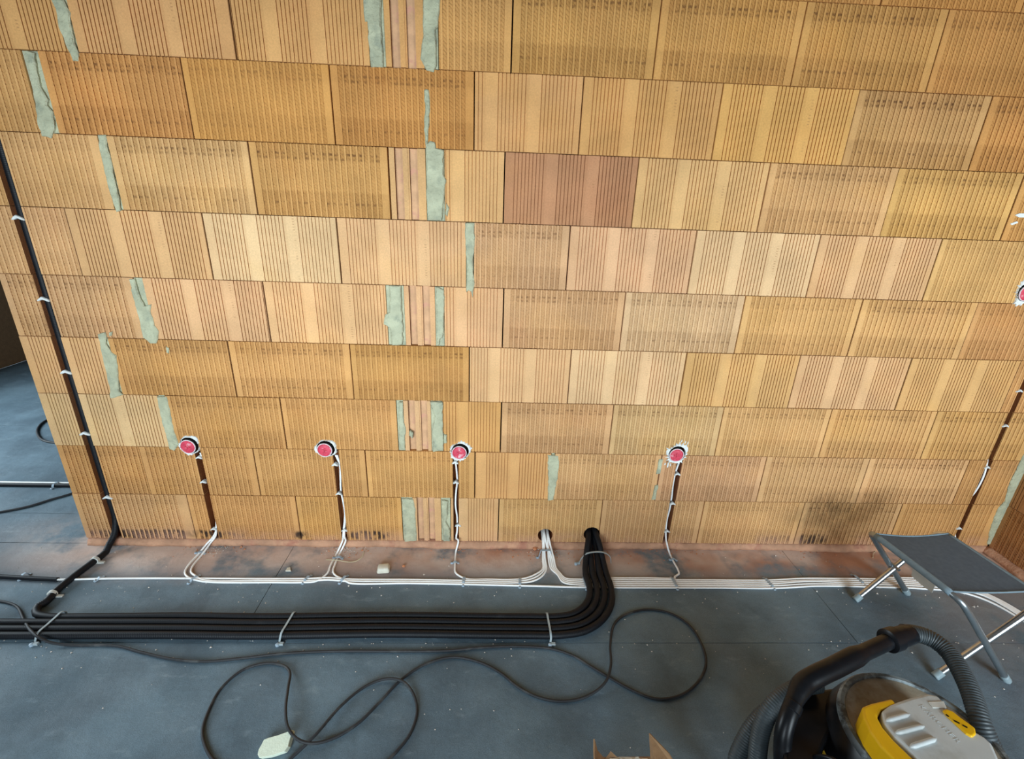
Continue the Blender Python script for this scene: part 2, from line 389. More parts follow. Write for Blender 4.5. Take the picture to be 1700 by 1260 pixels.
def brick_mesh(kind, L, off, notches):
    key = (kind, round(L, 4), round(off, 4), tuple(notches))
    if key in _mesh: return _mesh[key]
    pat = pattern(kind); pat[-1] = (pat[-1][0], 9.0, *pat[-1][2:])
    iv = [(max(0, a-off), min(L, b-off), d, s) for a, b, d, s in pat if b-off > 1e-5 and a-off < L-1e-5]
    for (na, nb, nd) in notches:
        new = []
        for a, b, d, s in iv:
            if b <= na or a >= nb: new.append((a, b, d, s)); continue
            if a < na: new.append((a, na, d, s))
            if b > nb: new.append((nb, b, d, s))
        new.append((na, nb, nd, 4)); iv = sorted(new)
    iv = [q for q in iv if q[1]-q[0] > 1e-5]
    ch = .0014
    prof = []; slots = []
    for i, (a, b, d, s) in enumerate(iv):
        a2 = a+ch if i == 0 else a; b2 = b-ch if i == len(iv)-1 else b
        if i == 0: prof.append((a, d+ch)); slots.append(0)
        if prof and abs(prof[-1][0]-a2) < 1e-7 and abs(prof[-1][1]-d) < 1e-7: pass
        else: prof.append((a2, d)); 
        while len(slots) < len(prof)-1: slots.append(4 if d > .01 or (i and iv[i-1][2] > .01) else s if s != 4 else 0)
        prof.append((b2, d)); slots.append(s)
        if i == len(iv)-1: prof.append((b, d+ch)); slots.append(0)
    n = len(prof)
    # bottom / top arris slightly worn back
    V = []; Fc = []; mi = []
    for zz, dy in ((0, .0012), (.0014, 0), (BH-.0014, 0), (BH, .0012)):
        V += [(x, y+dy, zz) for x, y in prof] + [(L, BT, zz), (0, BT, zz)]
    N = n+2
    for k in range(3):
        for i in range(n-1): Fc.append((k*N+i, k*N+i+1, (k+1)*N+i+1, (k+1)*N+i)); mi.append(slots[i])
        for i in (n-1, n, n+1): j = (i+1) % N; Fc.append((k*N+i, k*N+j, (k+1)*N+j, (k+1)*N+i)); mi.append(0)
    Fc.append(tuple(range(N))[::-1]); mi.append(0); Fc.append(tuple(3*N+i for i in range(N))); mi.append(0)
    me = bpy.data.meshes.new('brick'); me.from_pydata(V, [], Fc)
    for s in BSLOT: me.materials.append(MB[s])
    me.materials.append(MT['pink'])
    me.polygons.foreach_set('material_index', mi); me.update()
    _mesh[key] = me
    return me
CHASES = [(-1.807, -1.767, .046, 0, 10), (2.373, 2.397, .036, 0, 10),
          (-1.337, -1.310,   .042, 0, 1), (-.724, -.696, .042, 0, 1), (-.180, -.153, .042, 0, 1), (.866, .893, .042, 0, 1)]
BRICKS = []
def lay(row, x0, x1, kind, tint, band=.6, off=0.0, parent=wall):
    z0 = .03+.25*row+.001; jg = .0012 if x1-x0 < .2 else random.uniform(.0018, .0031); a, b = x0+jg, x1-jg; L = round(b-a, 3)+1e-4; b = a+L
    no = [(round(max(0.004, c0-a), 4), round(min(L-.004, c1-a), 4), d) for c0, c1, d, r0, r1 in CHASES if r0 <= row <= r1 and c1 > a+.01 and c0 < b-.01]
    me = brick_mesh(kind, round(L, 4), off, no)
    o = link('brick', me, parent); o.location = (a, random.uniform(-.0012, .0012), z0)
    j = random.uniform(.95, 1.05)
    c = lin(tint); light_hue = (1.08 if row < 3 else 1.15 if row < 6 else 1.0 if row < 7 else .86)      # light's warm-to-cool shift down the wall, painted into the brick tints by row
    o.color = (c[0]*j, c[1]*j*(.93 if row > 6 else 1.005)*random.uniform(.99, 1.03), c[2]*j*light_hue*random.uniform(.94, 1.06), band)
    BRICKS.append((o, row, a, b)); return o
ST, YL, PK, OR, RD, LT = (212, 164, 110), (213, 165, 103), (213, 165, 116), (208, 154, 94), (186, 132, 96), (218, 177, 124)
ROWS = {
 0: [(-1.935, -1.419, 'T', ST, .5), (-1.419, -.919, 'P', OR, .4), (-.919, -.425, 'P', OR, .4), (-.374, -.238, 'E', PK), (-.195, .039, 'S', PK), (.039, .539, 'P', ST, .5), (.539, 1.039, 'P', PK, .4), (1.039, 1.539, 'P', ST, .5), (1.539, 2.035, 'T', ST, .8), (2.035, 2.57, 'P', OR, .5)],
 1: [(-1.935, -1.578, 'T', OR, .5), (-1.578, -1.078, 'T', OR, .6), (-1.078, -.578, 'P', OR, .5), (-.578, -.078, 'P', OR, .5), (-.078, .276, 'S', OR), (.290, .792, 'P', PK, .6), (.792, 1.292, 'P', PK, .7), (1.292, 1.792, 'T', PK, .6), (1.792, 2.285, 'T', ST, 1.1), (2.285, 2.57, 'P', OR, .4)],
 2: [(-1.935, -1.438, 'S', LT), (-1.412, -.925, 'P', OR, .7), (-.925, -.424, 'P', OR, .4), (-.395, -.274, 'E', PK), (-.226, .038, 'S', OR), (.038, .538, 'T', PK, .8), (.538, 1.038, 'P', LT, .7), (1.038, 1.538, 'P', ST, .7), (1.538, 2.035, 'T', YL, .8), (2.035, 2.57, 'T', YL, .9)],
 3: [(-1.935, -1.612, 'S', ST), (-1.586, -1.105, 'P', OR, .8), (-1.105, -.605, 'T', OR, .8), (-.605, -.105, 'P', (198, 146, 82), .8), (-.105, .328, 'S', ST), (.328, .828, 'S', LT), (.828, 1.328, 'S', YL), (1.328, 1.828, 'S', ST), (1.828, 2.328, 'S', YL), (2.328, 2.57, 'P', OR, .5)],
 4: [(-1.935, -1.424, 'T', ST, .6), (-1.392, -.925, 'S', ST), (-.925, -.441, 'S', ST), (-.371, -.245, 'E', PK), (-.21, .033, 'S', ST), (.033, .533, 'T', PK, .8), (.533, 1.033, 'T', LT, .8), (1.033, 1.533, 'T', YL, .6), (1.533, 2.033, 'T', YL, .9), (2.033, 2.57, 'P', OR, .7)],
 5: [(-1.935, -1.613, 'P', ST, .2), (-1.613, -1.113, 'S', ST), (-1.113, -.613, 'S', LT), (-.613, -.118, 'S', PK), (-.090, .285, 'T', PK, .7), (.285, .785, 'S', PK), (.785, 1.285, 'S', LT), (1.285, 1.785, 'S', ST), (1.785, 2.285, 'P', YL, .3), (2.285, 2.57, 'P', OR, .5)],
 6: [(-1.935, -1.428, 'P', ST, .3), (-1.400, -.905, 'T', PK, .9), (-.905, -.405, 'T', OR, 1.0), (-.403, -.268, 'E', PK), (-.201, .023, 'S', ST), (.023, .523, 'S', RD), (.523, 1.023, 'S', PK), (1.023, 1.523, 'T', PK, .9), (1.523, 2.023, 'T', YL, .9), (2.023, 2.57, 'P', OR, .6)],
 7: [(-1.935, -1.612, 'P', ST, .3), (-1.560, -1.091, 'T', OR, .9), (-1.091, -.591, 'P', OR, .4), (-.591, -.091, 'T', OR, .8), (-.091, .294, 'S', ST), (.294, .794, 'S', ST), (.794, 1.294, 'S', YL), (1.294, 1.794, 'T', (206, 162, 112), 1.2), (1.794, 2.294, 'T', OR, 1.0), (2.294, 2.57, 'P', OR, .5)],
 8: [(-1.935, -1.456, 'S', ST), (-1.424, -.900, 'S', ST), (-.900, -.447, 'S', ST), (-.396, -.262, 'E', ST), (-.216, .037, 'P', YL, .4), (.037, .537, 'T', YL, .9), (.537, 1.037, 'T', YL, .9), (1.037, 1.537, 'T', YL, 1.0), (1.537, 2.037, 'P', OR, .7), (2.037, 2.57, 'P', OR, .6)],
 9: [(-1.935, -1.61, 'S', ST), (-1.61, -1.11, 'T', ST, .6), (-1.11, -.61, 'S', ST), (-.61, -.11, 'T', ST, .6), (-.11, .29, 'S', ST), (.29, .79, 'T', YL, .6), (.79, 1.29, 'P', OR, .5), (1.29, 1.79, 'P', OR, .5), (1.79, 2.29, 'P', OR, .5), (2.29, 2.57, 'P', OR, .5)],
}
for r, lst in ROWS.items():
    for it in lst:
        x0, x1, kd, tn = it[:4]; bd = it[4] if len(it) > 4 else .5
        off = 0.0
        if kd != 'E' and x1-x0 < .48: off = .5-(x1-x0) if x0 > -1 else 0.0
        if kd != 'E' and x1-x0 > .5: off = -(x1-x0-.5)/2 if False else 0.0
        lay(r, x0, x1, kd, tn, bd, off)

for r, lst in ROWS.items():          # open joints packed with mortar
    for q, w in zip(lst, lst[1:]):
        if w[0]-q[1] > .006: box('mortar_joint', (q[1], .006, .031+.25*r), (w[0], .0595, .278+.25*r), MT['mortar'], wall)
# round cut-outs for sockets and pipe passages
SOCK = [Wp(314, 740), Wp(540, 745.5), Wp(762.5, 750), Wp(1122, 754), Wp(1701, 486)]
HOLES = [(p.x+.004, p.z+.004, .0405, .052) for p in SOCK] + [(.272, .072, .037, .075), (.503, .082, .040, .075)]
DG = None
for (hx, hz, hr, hd) in HOLES:
    bm = bmesh.new()
    bmesh.ops.create_cone(bm, cap_ends=True, segments=28, radius1=hr, radius2=hr, depth=hd+.03,
                          matrix=Matrix.Translation((hx, hd/2-.015, hz)) @ Matrix.Rotation(math.pi/2, 4, 'X'))
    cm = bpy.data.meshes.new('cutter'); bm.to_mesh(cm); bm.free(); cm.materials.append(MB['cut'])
    co = bpy.data.objects.new('cutter', cm); C.objects.link(co)
    hit = [o for o, r, a, b in BRICKS if a < hx+hr and b > hx-hr and .03+.25*r < hz+hr and .28+.25*r > hz-hr]
    for o in hit:
        md = o.modifiers.new('cut', 'BOOLEAN'); md.object = co; md.solver = 'EXACT'; md.operation = 'DIFFERENCE'; md.material_mode = 'TRANSFER'
        bpy.context.view_layer.update()
        ev = o.evaluated_get(bpy.context.evaluated_depsgraph_get())
        nm = bpy.data.meshes.new_from_object(ev); o.modifiers.remove(md); o.data = nm
    bpy.data.objects.remove(co); bpy.data.meshes.remove(cm)

# right-hand wall of the same blocks (runs towards the viewer)
wr = box('wall_right', (2.63, ROOM_Y0, 0), (2.70, .115, 2.60), MT['core']); tag(wr, 'clay block side wall meeting the chased wall in the right corner', kind='structure')
for r in range(10):
    y = 0.0 if r % 2 else -.0
    segs = [(-.25, -.75), (-.75, -1.25), (-1.25, -1.75)] if r % 2 else [(-.0, -.5), (-.5, -1.0), (-1.0, -1.5), (-1.5, -2.0)]
    if r % 2: segs = [(0, -.25)] + segs
    for i, (a, b) in enumerate(segs):
        L = a-b-.0026; off = .5-L if L < .4 else 0
        me = brick_mesh('S' if (r+i) % 3 else 'P', round(L, 4), round(off, 4), [])
        o = link('brick', me, wr); o.location = (2.572, a-.0013, .03+.25*r+.001); o.rotation_euler = (0, 0, -math.pi/2)
        c = lin((184, 132, 84)); j = random.uniform(.93, 1.06); o.color = (c[0]*j, c[1]*j, c[2]*j, .5)
# plain shell behind the viewer, with window openings
def front_wall():
    bm = bmesh.new(); y0, y1 = ROOM_Y0-.25, ROOM_Y0
    xs = [ROOM_X0]; 
    for x, w in WIN: xs += [x-w/2, x+w/2]
    xs += [ROOM_X1+.13]
    for i in range(0, len(xs), 2): bm_box(bm, (xs[i], y0, 0), (xs[i+1], y1, ROOM_Z))
    for i in range(1, len(xs)-1, 2):
        bm_box(bm, (xs[i], y0, 0), (xs[i+1], y1, WZ-.72)); bm_box(bm, (xs[i], y0, WZ+.72), (xs[i+1], y1, ROOM_Z))
    return from_bm(bm, 'wall_front', MT['render'])
tag(front_wall(), 'masonry wall with two window openings behind the viewer', kind='structure')
def left_wall():
    bm = bmesh.new(); x0, x1 = ROOM_X0-.25, ROOM_X0
    bm_box(bm, (x0, ROOM_Y0-.25, 0), (x1, -.25, ROOM_Z)); bm_box(bm, (x0, 1.35, 0), (x1, ROOM_Y1+.2, ROOM_Z))
    bm_box(bm, (x0, -.25, 0), (x1, 1.35, .65)); bm_box(bm, (x0, -.25, 2.15), (x1, 1.35, ROOM_Z))
    return from_bm(bm, 'wall_left', MT['render'])
tag(left_wall(), 'plain masonry wall with one window at the far left', kind='structure')
tag(box('wall_rear', (ROOM_X0, ROOM_Y1, 0), (ROOM_X1+.13, ROOM_Y1+.2, ROOM_Z), MT['umber']), 'dark brown wall of the room beyond', kind='structure')
tag(box('wall_right_rear', (ROOM_X1, .115, 0), (ROOM_X1+.13, ROOM_Y1, ROOM_Z), MT['render']), 'side wall of the room beyond', kind='structure')
tag(box('ceiling', (ROOM_X0-.25, ROOM_Y0-.25, ROOM_Z), (ROOM_X1+.2, ROOM_Y1+.2, ROOM_Z+.2), MT['ceil']), 'bare concrete ceiling', kind='structure')
tag(box('wall_back_lintel', (-1.93, .0, 2.60), (2.57, .115, ROOM_Z), MT['render']), 'closing strip above the block wall', kind='structure')
def window(n, cx, cy, along, w, z0, z1):
    e = empty('window_%d' % n, (cx, cy, z0)); tag(e, 'plain white window frame', kind='structure')
    def bar(a0, a1, b0, b1, nm):
        lo, hi = ((cx+a0, cy-.03, b0), (cx+a1, cy+.03, b1)) if along == 'x' else ((cx-.03, cy+a0, b0), (cx+.03, cy+a1, b1))
        box(nm, lo, hi, MT['frame'], e)
    h = w/2; bar(-h, -h+.06, z0, z1, 'frame_post'); bar(h-.06, h, z0, z1, 'frame_post'); bar(-.03, .03, z0+.06, z1-.06, 'mullion')
    bar(-h+.06, h-.06, z0, z0+.06, 'frame_rail'); bar(-h+.06, h-.06, z1-.06, z1, 'frame_rail')
for i, (x, w) in enumerate(WIN): window(i+1, x, ROOM_Y0-.12, 'x', w, WZ-.72, WZ+.72)
window(3, ROOM_X0-.12, .55, 'y', 1.6, .65, 2.15)

# ------------------------------------------------------------------ mortar on the wall
PATCH = [
 [(86,0),(106,0),(118,22),(117,34),(119,45),(124,70),(131,88),(131,102),(122,101),(112,80),(106,62),(101,52),(98,45),(93,15)],
 [(45,84),(58,88),(60,105),(62,120),(68,145),(80,165),(79,175),(88,185),(91,215),(86,230),(70,226),(62,200),(60,172),(55,150),(50,120)],
 [(163,224),(176,224),(180,250),(186,268),(188,285),(196,320),(202,350),(194,352),(184,322),(174,285),(166,250)],
 [(603,-30),(632,-30),(632,40),(635,80),(636,112),(616,112),(614,92),(612,70),(610,36),(606,36),(604,22)],
 [(702,-30),(730,-30),(730,18),(727,45),(722,50),(724,80),(724,110),(720,120),(708,117),(698,98),(700,75),(703,60),(702,40)],
 [(704,150),(708,148),(712,150),(714,185),(711,215),(711,245),(707,244),(704,215),(706,185)],
 [(707,240),(714,234),(722,236),(724,246),(737,250),(736,290),(741,300),(738,315),(737,330),(733,366),(711,366),(708,330),(709,280)],
 [(741,337),(746,345),(743,360),(739,355)],
 [(772,370),(788,370),(788,400),(787,420),(785,440),(786,455),(788,470),(785,494),(782,484),(778,482),(774,485),(776,440),(773,420),(773,400)],
 [(215,463),(224,463),(228,477),(232,490),(240,508),(252,505),(250,515),(257,540),(264,550),(263,562),(260,570),(250,570),(238,560),(232,530),(222,495)],
 [(646,474),(666,474),(666,490),(667,510),(669,545),(668,572),(651,573),(650,556),(648,545),(637,538),(640,522),(647,518),(648,498)],
 [(723,477),(728,477),(737,482),(738,505),(737,530),(735,560),(730,563),(729,573),(726,572),(725,530)],
 [(163,555),(175,551),(177,560),(176,570),(186,585),(194,590),(197,620),(199,650),(206,655),(196,658),(184,661),(182,640),(175,610),(168,580)],
 [(276,575),(281,578),(281,587),(277,585)], [(181,552),(187,550),(186,557),(182,558)],
 [(261,658),(277,658),(280,672),(284,690),(290,718),(297,738),(290,748),(282,745),(274,715),(266,685)],
 [(663,667),(669,667),(670,690),(674,715),(672,730),(673,745),(664,743),(662,705)],
 [(714,667),(735,667),(735,700),(736,725),(736,748),(719,750),(720,733),(718,715),(722,690)], [(737,720),(742,722),(742,735),(737,736)], [(680,714),(686,718),(685,728),(679,722)],
 [(909,755),(927,757),(928,775),(926,790),(922,810),(919,829),(910,831),(910,790)],
 [(1094,762),(1101,762),(1098,775),(1096,786),(1089,787)], [(1087,805),(1093,805),(1088,829),(1081,829)],
 [(667,828),(686,828),(690,845),(690,860),(692,897),(672,899),(671,880),(669,860)],
 [(733,830),(744,832),(743,855),(740,866),(747,880),(747,898),(736,898),(735,860)],
 [(1638,903),(1643,880),(1650,858),(1658,842),(1668,831),(1676,800),(1687,780),(1697,758),(1712,735),(1716,745),(1700,795),(1688,815),(1677,846),(1664,878),(1655,903)],
]
for k, pl in enumerate(PATCH):
    rnd = random.Random(k); pts = []
    w3 = [Wp(u, v) for u, v in pl]
    for a, b in zip(w3, w3[1:]+w3[:1]):          # ragged trowelled edge
        n = max(1, int((b-a).length/.014))
        for i in range(n):
            p = a.lerp(b, i/n)
            if i: p = p + Vector((rnd.uniform(-.0022, .0022), 0, rnd.uniform(-.002, .002)))
            pts.append((p.x, .012, p.z))
    cx = sum(p[0] for p in pts)/len(pts); cz = sum(p[2] for p in pts)/len(pts)
    bm = bmesh.new(); vs = [bm.verts.new(p) for p in pts]; f = bm.faces.new(vs)
    r = bmesh.ops.extrude_face_region(bm, geom=[f]); nv = [q for q in r['geom'] if isinstance(q, bmesh.types.BMVert)]
    for v in nv: v.co.y = -.0012 - rnd.uniform(0, .0012)
    f2 = [q for q in r['geom'] if isinstance(q, bmesh.types.BMFace)]
    ins = bmesh.ops.inset_region(bm, faces=f2, thickness=.0035, depth=0)
    for q in f2:
        for v in q.verts: v.co.y = -.0045 - rnd.uniform(0, .0016)
    tri = bmesh.ops.triangulate(bm, faces=[q for q in bm.faces if len(q.verts) > 6])
    o = from_bm(bm, 'mortar_patch', MT['mortar'], wall); o['label'] = 'grey-green mortar smeared into the joint'

def bed_strip(name, x0, x1, y_face, prot, h, rz=0, parent=wall):
    n = int((x1-x0)/.02); rnd = random.Random(3); bm = bmesh.new(); rows = []
    ph = [rnd.uniform(0, 6) for _ in range(6)]
    for i in range(n+1):
        x = x0+(x1-x0)*i/n
        w = 1+.25*math.sin(x*3.1+ph[0])+.18*math.sin(x*9.7+ph[1])+.12*math.sin(x*31+ph[2])+rnd.uniform(-.08, .08)
        pr = prot*w; hh = h+rnd.uniform(-.0018, .0010)
        rows.append([bm.verts.new((x, y_face+.055, 0)), bm.verts.new((x, y_face+.055, h-.001)), bm.verts.new((x, y_face+.002, hh)), bm.verts.new((x, y_face-.35*pr, hh*.86)),
                     bm.verts.new((x, y_face-.75*pr, hh*.5+rnd.uniform(-.002, .002))), bm.verts.new((x, y_face-pr, .0005))])
    for a, b in zip(rows, rows[1:]):
        for k in range(5): bm.faces.new((a[k], a[k+1], b[k+1], b[k]))
        bm.faces.new((a[5], a[0], b[0], b[5]))
    bm.faces.new(rows[0]); bm.faces.new(rows[-1])
    if rz: bmesh.ops.rotate(bm, cent=(0, 0, 0), matrix=Matrix.Rotation(rz, 3, 'Z'), verts=bm.verts)
    return bm
from_bm(bed_strip('mortar_bed', -1.925, 2.57, 0, .016, .0302), 'mortar_bed', MT['bed'], wall, True)['label'] = 'reddish mortar bed under the lowest course'
bm = bed_strip('mortar_bed', 0.0, 2.2, 0, .03, .0302); bmesh.ops.rotate(bm, cent=(0, 0, 0), matrix=Matrix.Rotation(-math.pi/2, 3, 'Z'), verts=bm.verts)
bmesh.ops.translate(bm, vec=(2.572, 0, 0), verts=bm.verts); from_bm(bm, 'mortar_bed', MT['bed'], wr, True)

# gypsum dabs that hold the cables in the chases
def dab(u, v, w=.030, h=.010, par=wall):
    p = Wp(u, v); rnd = random.Random(int(u*3+v)); V = []
    n = 7
    bm = bmesh.new(); rows = []
    for i in range(n):
        t = i/(n-1)*2-1
        x = p.x+t*w/2; zc = p.z+(1-abs(t))*h*.9-h*.4; th = h*(.30+.18*(1-abs(t)))*rnd.uniform(.8, 1.2)
        y = -.003-.004*(1-t*t)
        rows.append([bm.verts.new((x, y, zc-th)), bm.verts.new((x, y-.003, zc)), bm.verts.new((x, y, zc+th)), bm.verts.new((x, .012, zc+th)), bm.verts.new((x, .012, zc-th))])
    for a, b in zip(rows, rows[1:]):
        for k in range(5): bm.faces.new((a[k], a[(k+1) % 5], b[(k+1) % 5], b[k]))
    bm.faces.new(rows[0]); bm.faces.new(rows[-1])
    from_bm(bm, 'plaster_dab', MT['plaster'], par, True)
for u, v in [(30, 362), (72, 497), (109.5, 618), (141, 720), (178.5, 826)]: dab(u, v, .042, .012)
for u, v in [(330.5, 759.5), (337.5, 800), (355, 878), (556, 771.5), (562.5, 819.5), (572, 880), (755.5, 768), (757, 801), (760.5, 872), (1124.5, 787), (1116.5, 836), (1107.5, 882)]: dab(u, v, .028, .010)
for u, v in [(1692, 649), (1669, 707), (1638.5, 776), (1592, 877)]: dab(u, v, .028, .009)
# stray gypsum smears by the right-hand socket
for pl in ([(1682, 357), (1690, 354), (1706, 354), (1706, 361), (1690, 361)], [(1675, 371), (1686, 367), (1688, 370), (1677, 374)]):
    prism('plaster_smear', [Wp(u, v, .004) for u, v in pl], (0, -.007, 0), MT['plaster'], wall, .0015)

# ------------------------------------------------------------------ sockets
SLAB = ['red-lidded flush socket box beside the long mortar strip, leftmost of four',
        'red-lidded flush socket box second from the left wall end',
        'red-lidded flush socket box just right of the mortared block ends',
        'red-lidded flush socket box with splashed plaster, right of the black conduit hole',
        'higher socket box ringed with white plaster near the right corner']
def socket(i, p):
    rnd = random.Random(20+i); e = empty('socket_box', (p.x, 0, p.z)); tag(e, SLAB[i], 'socket box', 'socket boxes set into the block wall')
    hx, hz = p.x+.004, p.z+.004
    # plaster collar, open downwards where the chase enters
    bm = bmesh.new(); n = 64; rows = []
    ph = [rnd.uniform(0, 6.28) for _ in range(4)]; spl = (.5, .35, .8, 1.6, 1.4)[i]
    for k in range(n):
        a = 2*math.pi*k/n
        ro = .0455+.0045*math.sin(2*a+ph[0])+.003*math.sin(5*a+ph[1])+spl*.006*max(0, math.sin(3*a+ph[2]))+(spl*.011*rnd.random() if k % 3 == 0 else 0)
        ri = .0400+rnd.uniform(-.0008, .0008); s, c = math.sin(a), math.cos(a)
        q = lambda r, y: bm.verts.new((hx+r*c, y, hz+r*s))
        rows.append([q(ri, .012), q(ri, -.005), q((ri+ro)/2, -.0065), q(ro-.002, -.003), q(ro, .003)])
    for k in range(n):
        a, b = rows[k], rows[(k+1) % n]
        for j in range(4): bm.faces.new((a[j], a[j+1], b[j+1], b[j]))
        bm.faces.new((a[4], a[0], b[0], b[4]))
    from_bm(bm, 'plaster_collar', MT['plaster'], e)
    o0 = (p.x, 0, p.z)
    lathe('box_shell', [(.0300, .046), (.0338, .046), (.0338, -.010), (.0334, -.0104), (.0305, -.0100), (.0303, 0), (.0300, .040)], o0, (0, 1, 0), MT['dark'], e, 36)
    lathe('box_rim', [(.0304, -.0085), (.0341, -.0085), (.0341, -.0112), (.0328, -.0124), (.0310, -.0122), (.0304, -.0110), (.0303, -.009)], o0, (0, 1, 0), MT['boxwall'], e, 36)
    lid = lathe('lid', [(.0302, -.006), (.0302, -.0112), (.0285, -.0128), (.0262, -.0115), (.0250, -.0100), (.0225, -.0105), (.004, -.0112), (.001, -.0112)], o0, (0, 1, 0), MT['redlid'], e, 36)
    t = rnd.uniform(-.4, .4)
    for q in (0, math.pi/2):
        bm = bmesh.new(); bm_box(bm, (-.011, -.0150, -.0018), (.011, -.0095, .0018), .0006)
        bmesh.ops.transform(bm, matrix=Matrix.Translation((p.x, 0, p.z)) @ Matrix.Rotation(t+q, 4, 'Y'), verts=bm.verts)
        w = from_bm(bm, 'grip_rib', MT['redlid']); w.parent = lid
    if i == 3:
        for (dx, dz, w, h) in ((-.034, -.062, .007, .026), (-.022, -.060, .005, .016), (.030, .060, .004, .014), (.042, .056, .004, .016), (.012, .066, .004, .014), (-.048, -.056, .006, .012)):
            prism('plaster_splash', [(hx+dx-w/2, .003, hz+dz-h/2), (hx+dx+w/2, .003, hz+dz-h*.4), (hx+dx+w/2, .003, hz+dz+h*.45), (hx+dx-w*.3, .003, hz+dz+h/2)], (0, -.006, 0), MT['plaster'], e, .001)
for i, p in enumerate(SOCK): socket(i, p)

# ------------------------------------------------------------------ black conduits
CR = .0142
def P3(x, y, z): return (x, y, z)
lanes_y = [-.440, -.4695, -.499, -.5285]; lanes_x = [.447, .479, .511, .543]
ex = [(-.017, .010), (-.013, -.019), (.014, -.017), (.017, .012)]
CLAB = ['black conduit bending out of the wall chase into the floor bundle', 'black floor conduit second from the wall in the bundle',
        'black floor conduit third from the wall in the bundle', 'black floor conduit nearest the viewer in the bundle']
for i in range(4):
    y = lanes_y[i]; x = lanes_x[i]; hx, hz = .503+ex[i][0], .080+ex[i][1]
    R = .165+.030*i
    pts = []
    if i == 0:
        ch = [(-1.785, .018, zz) for zz in (2.5, 1.9, 1.3, .8, .4, .24)]
        ch += [(-1.787, .018, .13), (-1.785, -.012, .066), (-1.792, -.045, .034)]
        fl = [F(u, v, CR) for u, v in ((176, 916), (157, 931), (122, 957), (92, 982), (76, 999))]
        pts += ch + [tuple(p) for p in fl]
        pts += [(-1.815, -.395, CR), (-1.790, -.430, CR), (-1.73, -.446, CR), (-1.60, -.447, CR)]
    else: pts += [(-3.2, y-.006, CR), (-2.4, y-.003, CR), (-1.9, y-.004, CR)]
    pts += [(-1.2, y-.001, CR), (-.9, y-.004, CR), (-.4, y+.005, CR), (0, y+.001, CR), (.15, y, CR)]
    cx, cy = x-R, y+R
    for a in (-90, -67, -45, -22, 0): 
        pts.append((cx+R*math.cos(math.radians(a)), cy+R*math.sin(math.radians(a)), CR+.001))
    pts += [(x-.004, -.20, CR+.004), (x*.75+hx*.25-.002, -.13, CR+.022), (x*.35+hx*.65, -.065, hz-.016), (hx, -.005, hz), (hx, .10, hz+.002)]
    o = tube('conduit', pts, CR, MT['black'], seg=12, step=.02, ridge=.0065); tag(o, CLAB[i], 'conduit', 'black conduits along the floor')
tag(tube('conduit', [(-3.2, -.205, .0095), (-2.5, -.208, .0095), tuple(F(0, 957, .0095)), tuple(F(50, 960, .0095)), tuple(F(96, 962, .0095))], .0095, MT['black'], seg=12, ridge=.005),
    'thin black conduit at far left ending where a white cable emerges', 'conduit')

# ------------------------------------------------------------------ white cables
WR = .0044
def wc(pts, label, r=WR):
    return tag(tube('white_cable', [tuple(p) for p in pts], r, MT['white'], seg=10, step=.012), label, 'cable', 'white sheathed cables')
def chase_down(x, ztop, dx, zs, deep=.020):
    """wavy drop inside a chase"""
    rnd = random.Random(int(x*100+dx*1000)); n = 7; out = []
    for k in range(n): out.append((x+dx*math.sin(k*1.7+x*9), deep if 0 < k < n-1 else .006, ztop+(zs-ztop)*k/(n-1)))
    return out
f = lambda u, v, z=WR: F(u, v, z)
hole = (.272, .070)
def hx_(k, n): a = 2.1*k; return (hole[0]+.010*math.cos(a)*(k > 0)+(k-3)*.002, hole[1]+.010*math.sin(a)*(k > 0))
def to_hole(k, side):
    x, z = hx_(k, 7)
    base = .258+.0085*k
    return [(base, -.155, WR), (base-.001, -.105, WR+.012), (x*.6+base*.4, -.05, .042), (x, -.006, z), (x, .09, z)]
wc([f(93, 962, .010), f(130, 961.5), f(180, 960.5), f(250, 960), (-1.3, -.229, WR), (-1.0, -.229, WR), (-.80, -.226, WR), (-.72, -.220, WR), (-.64, -.228, WR), (-.35, -.229, WR), (-.05, -.234, WR), (.08, -.236, WR), (.17, -.228, WR), (.225, -.200, WR)] + to_hole(0, -1),
   'white cable leaving the thin black conduit and running along the wall to the cable hole')
wc(chase_down(-1.316, .50, .001, .085, .034) + [(-1.327, -.016, .056), Wp(344, 902, -.026), f(331, 918), f(313, 938), f(307, 950), f(312, 958), f(328, 963.5), (-1.22, -.2495, WR), (-.95, -.2495, WR), (-.83, -.2485, WR), (-.765, -.240, WR), f(543, 952), f(549, 938), f(561, 915), Wp(569, 897, -.026), (-.714, -.010, .052)] + chase_down(-.712, .50, .003, .085, .034)[::-1],
   'white cable looping between the leftmost socket and the second socket')
wc(chase_down(-1.315, .50, .003, .090, .020) + [(-1.319, -.010, .056), Wp(349, 902, -.026), f(336, 920), f(320, 940), f(317, 949), f(324, 955.5), (-1.25, -.239, WR), (-1.0, -.2395, WR), (-.78, -.238, WR), (-.72, -.232, WR), (-.64, -.239, WR), (-.35, -.2395, WR), (-.05, -.245, WR), (.10, -.246, WR), (.19, -.236, WR), (.240, -.205, WR)] + to_hole(1, -1),
   'white cable from the leftmost socket, middle of the line towards the cable hole')
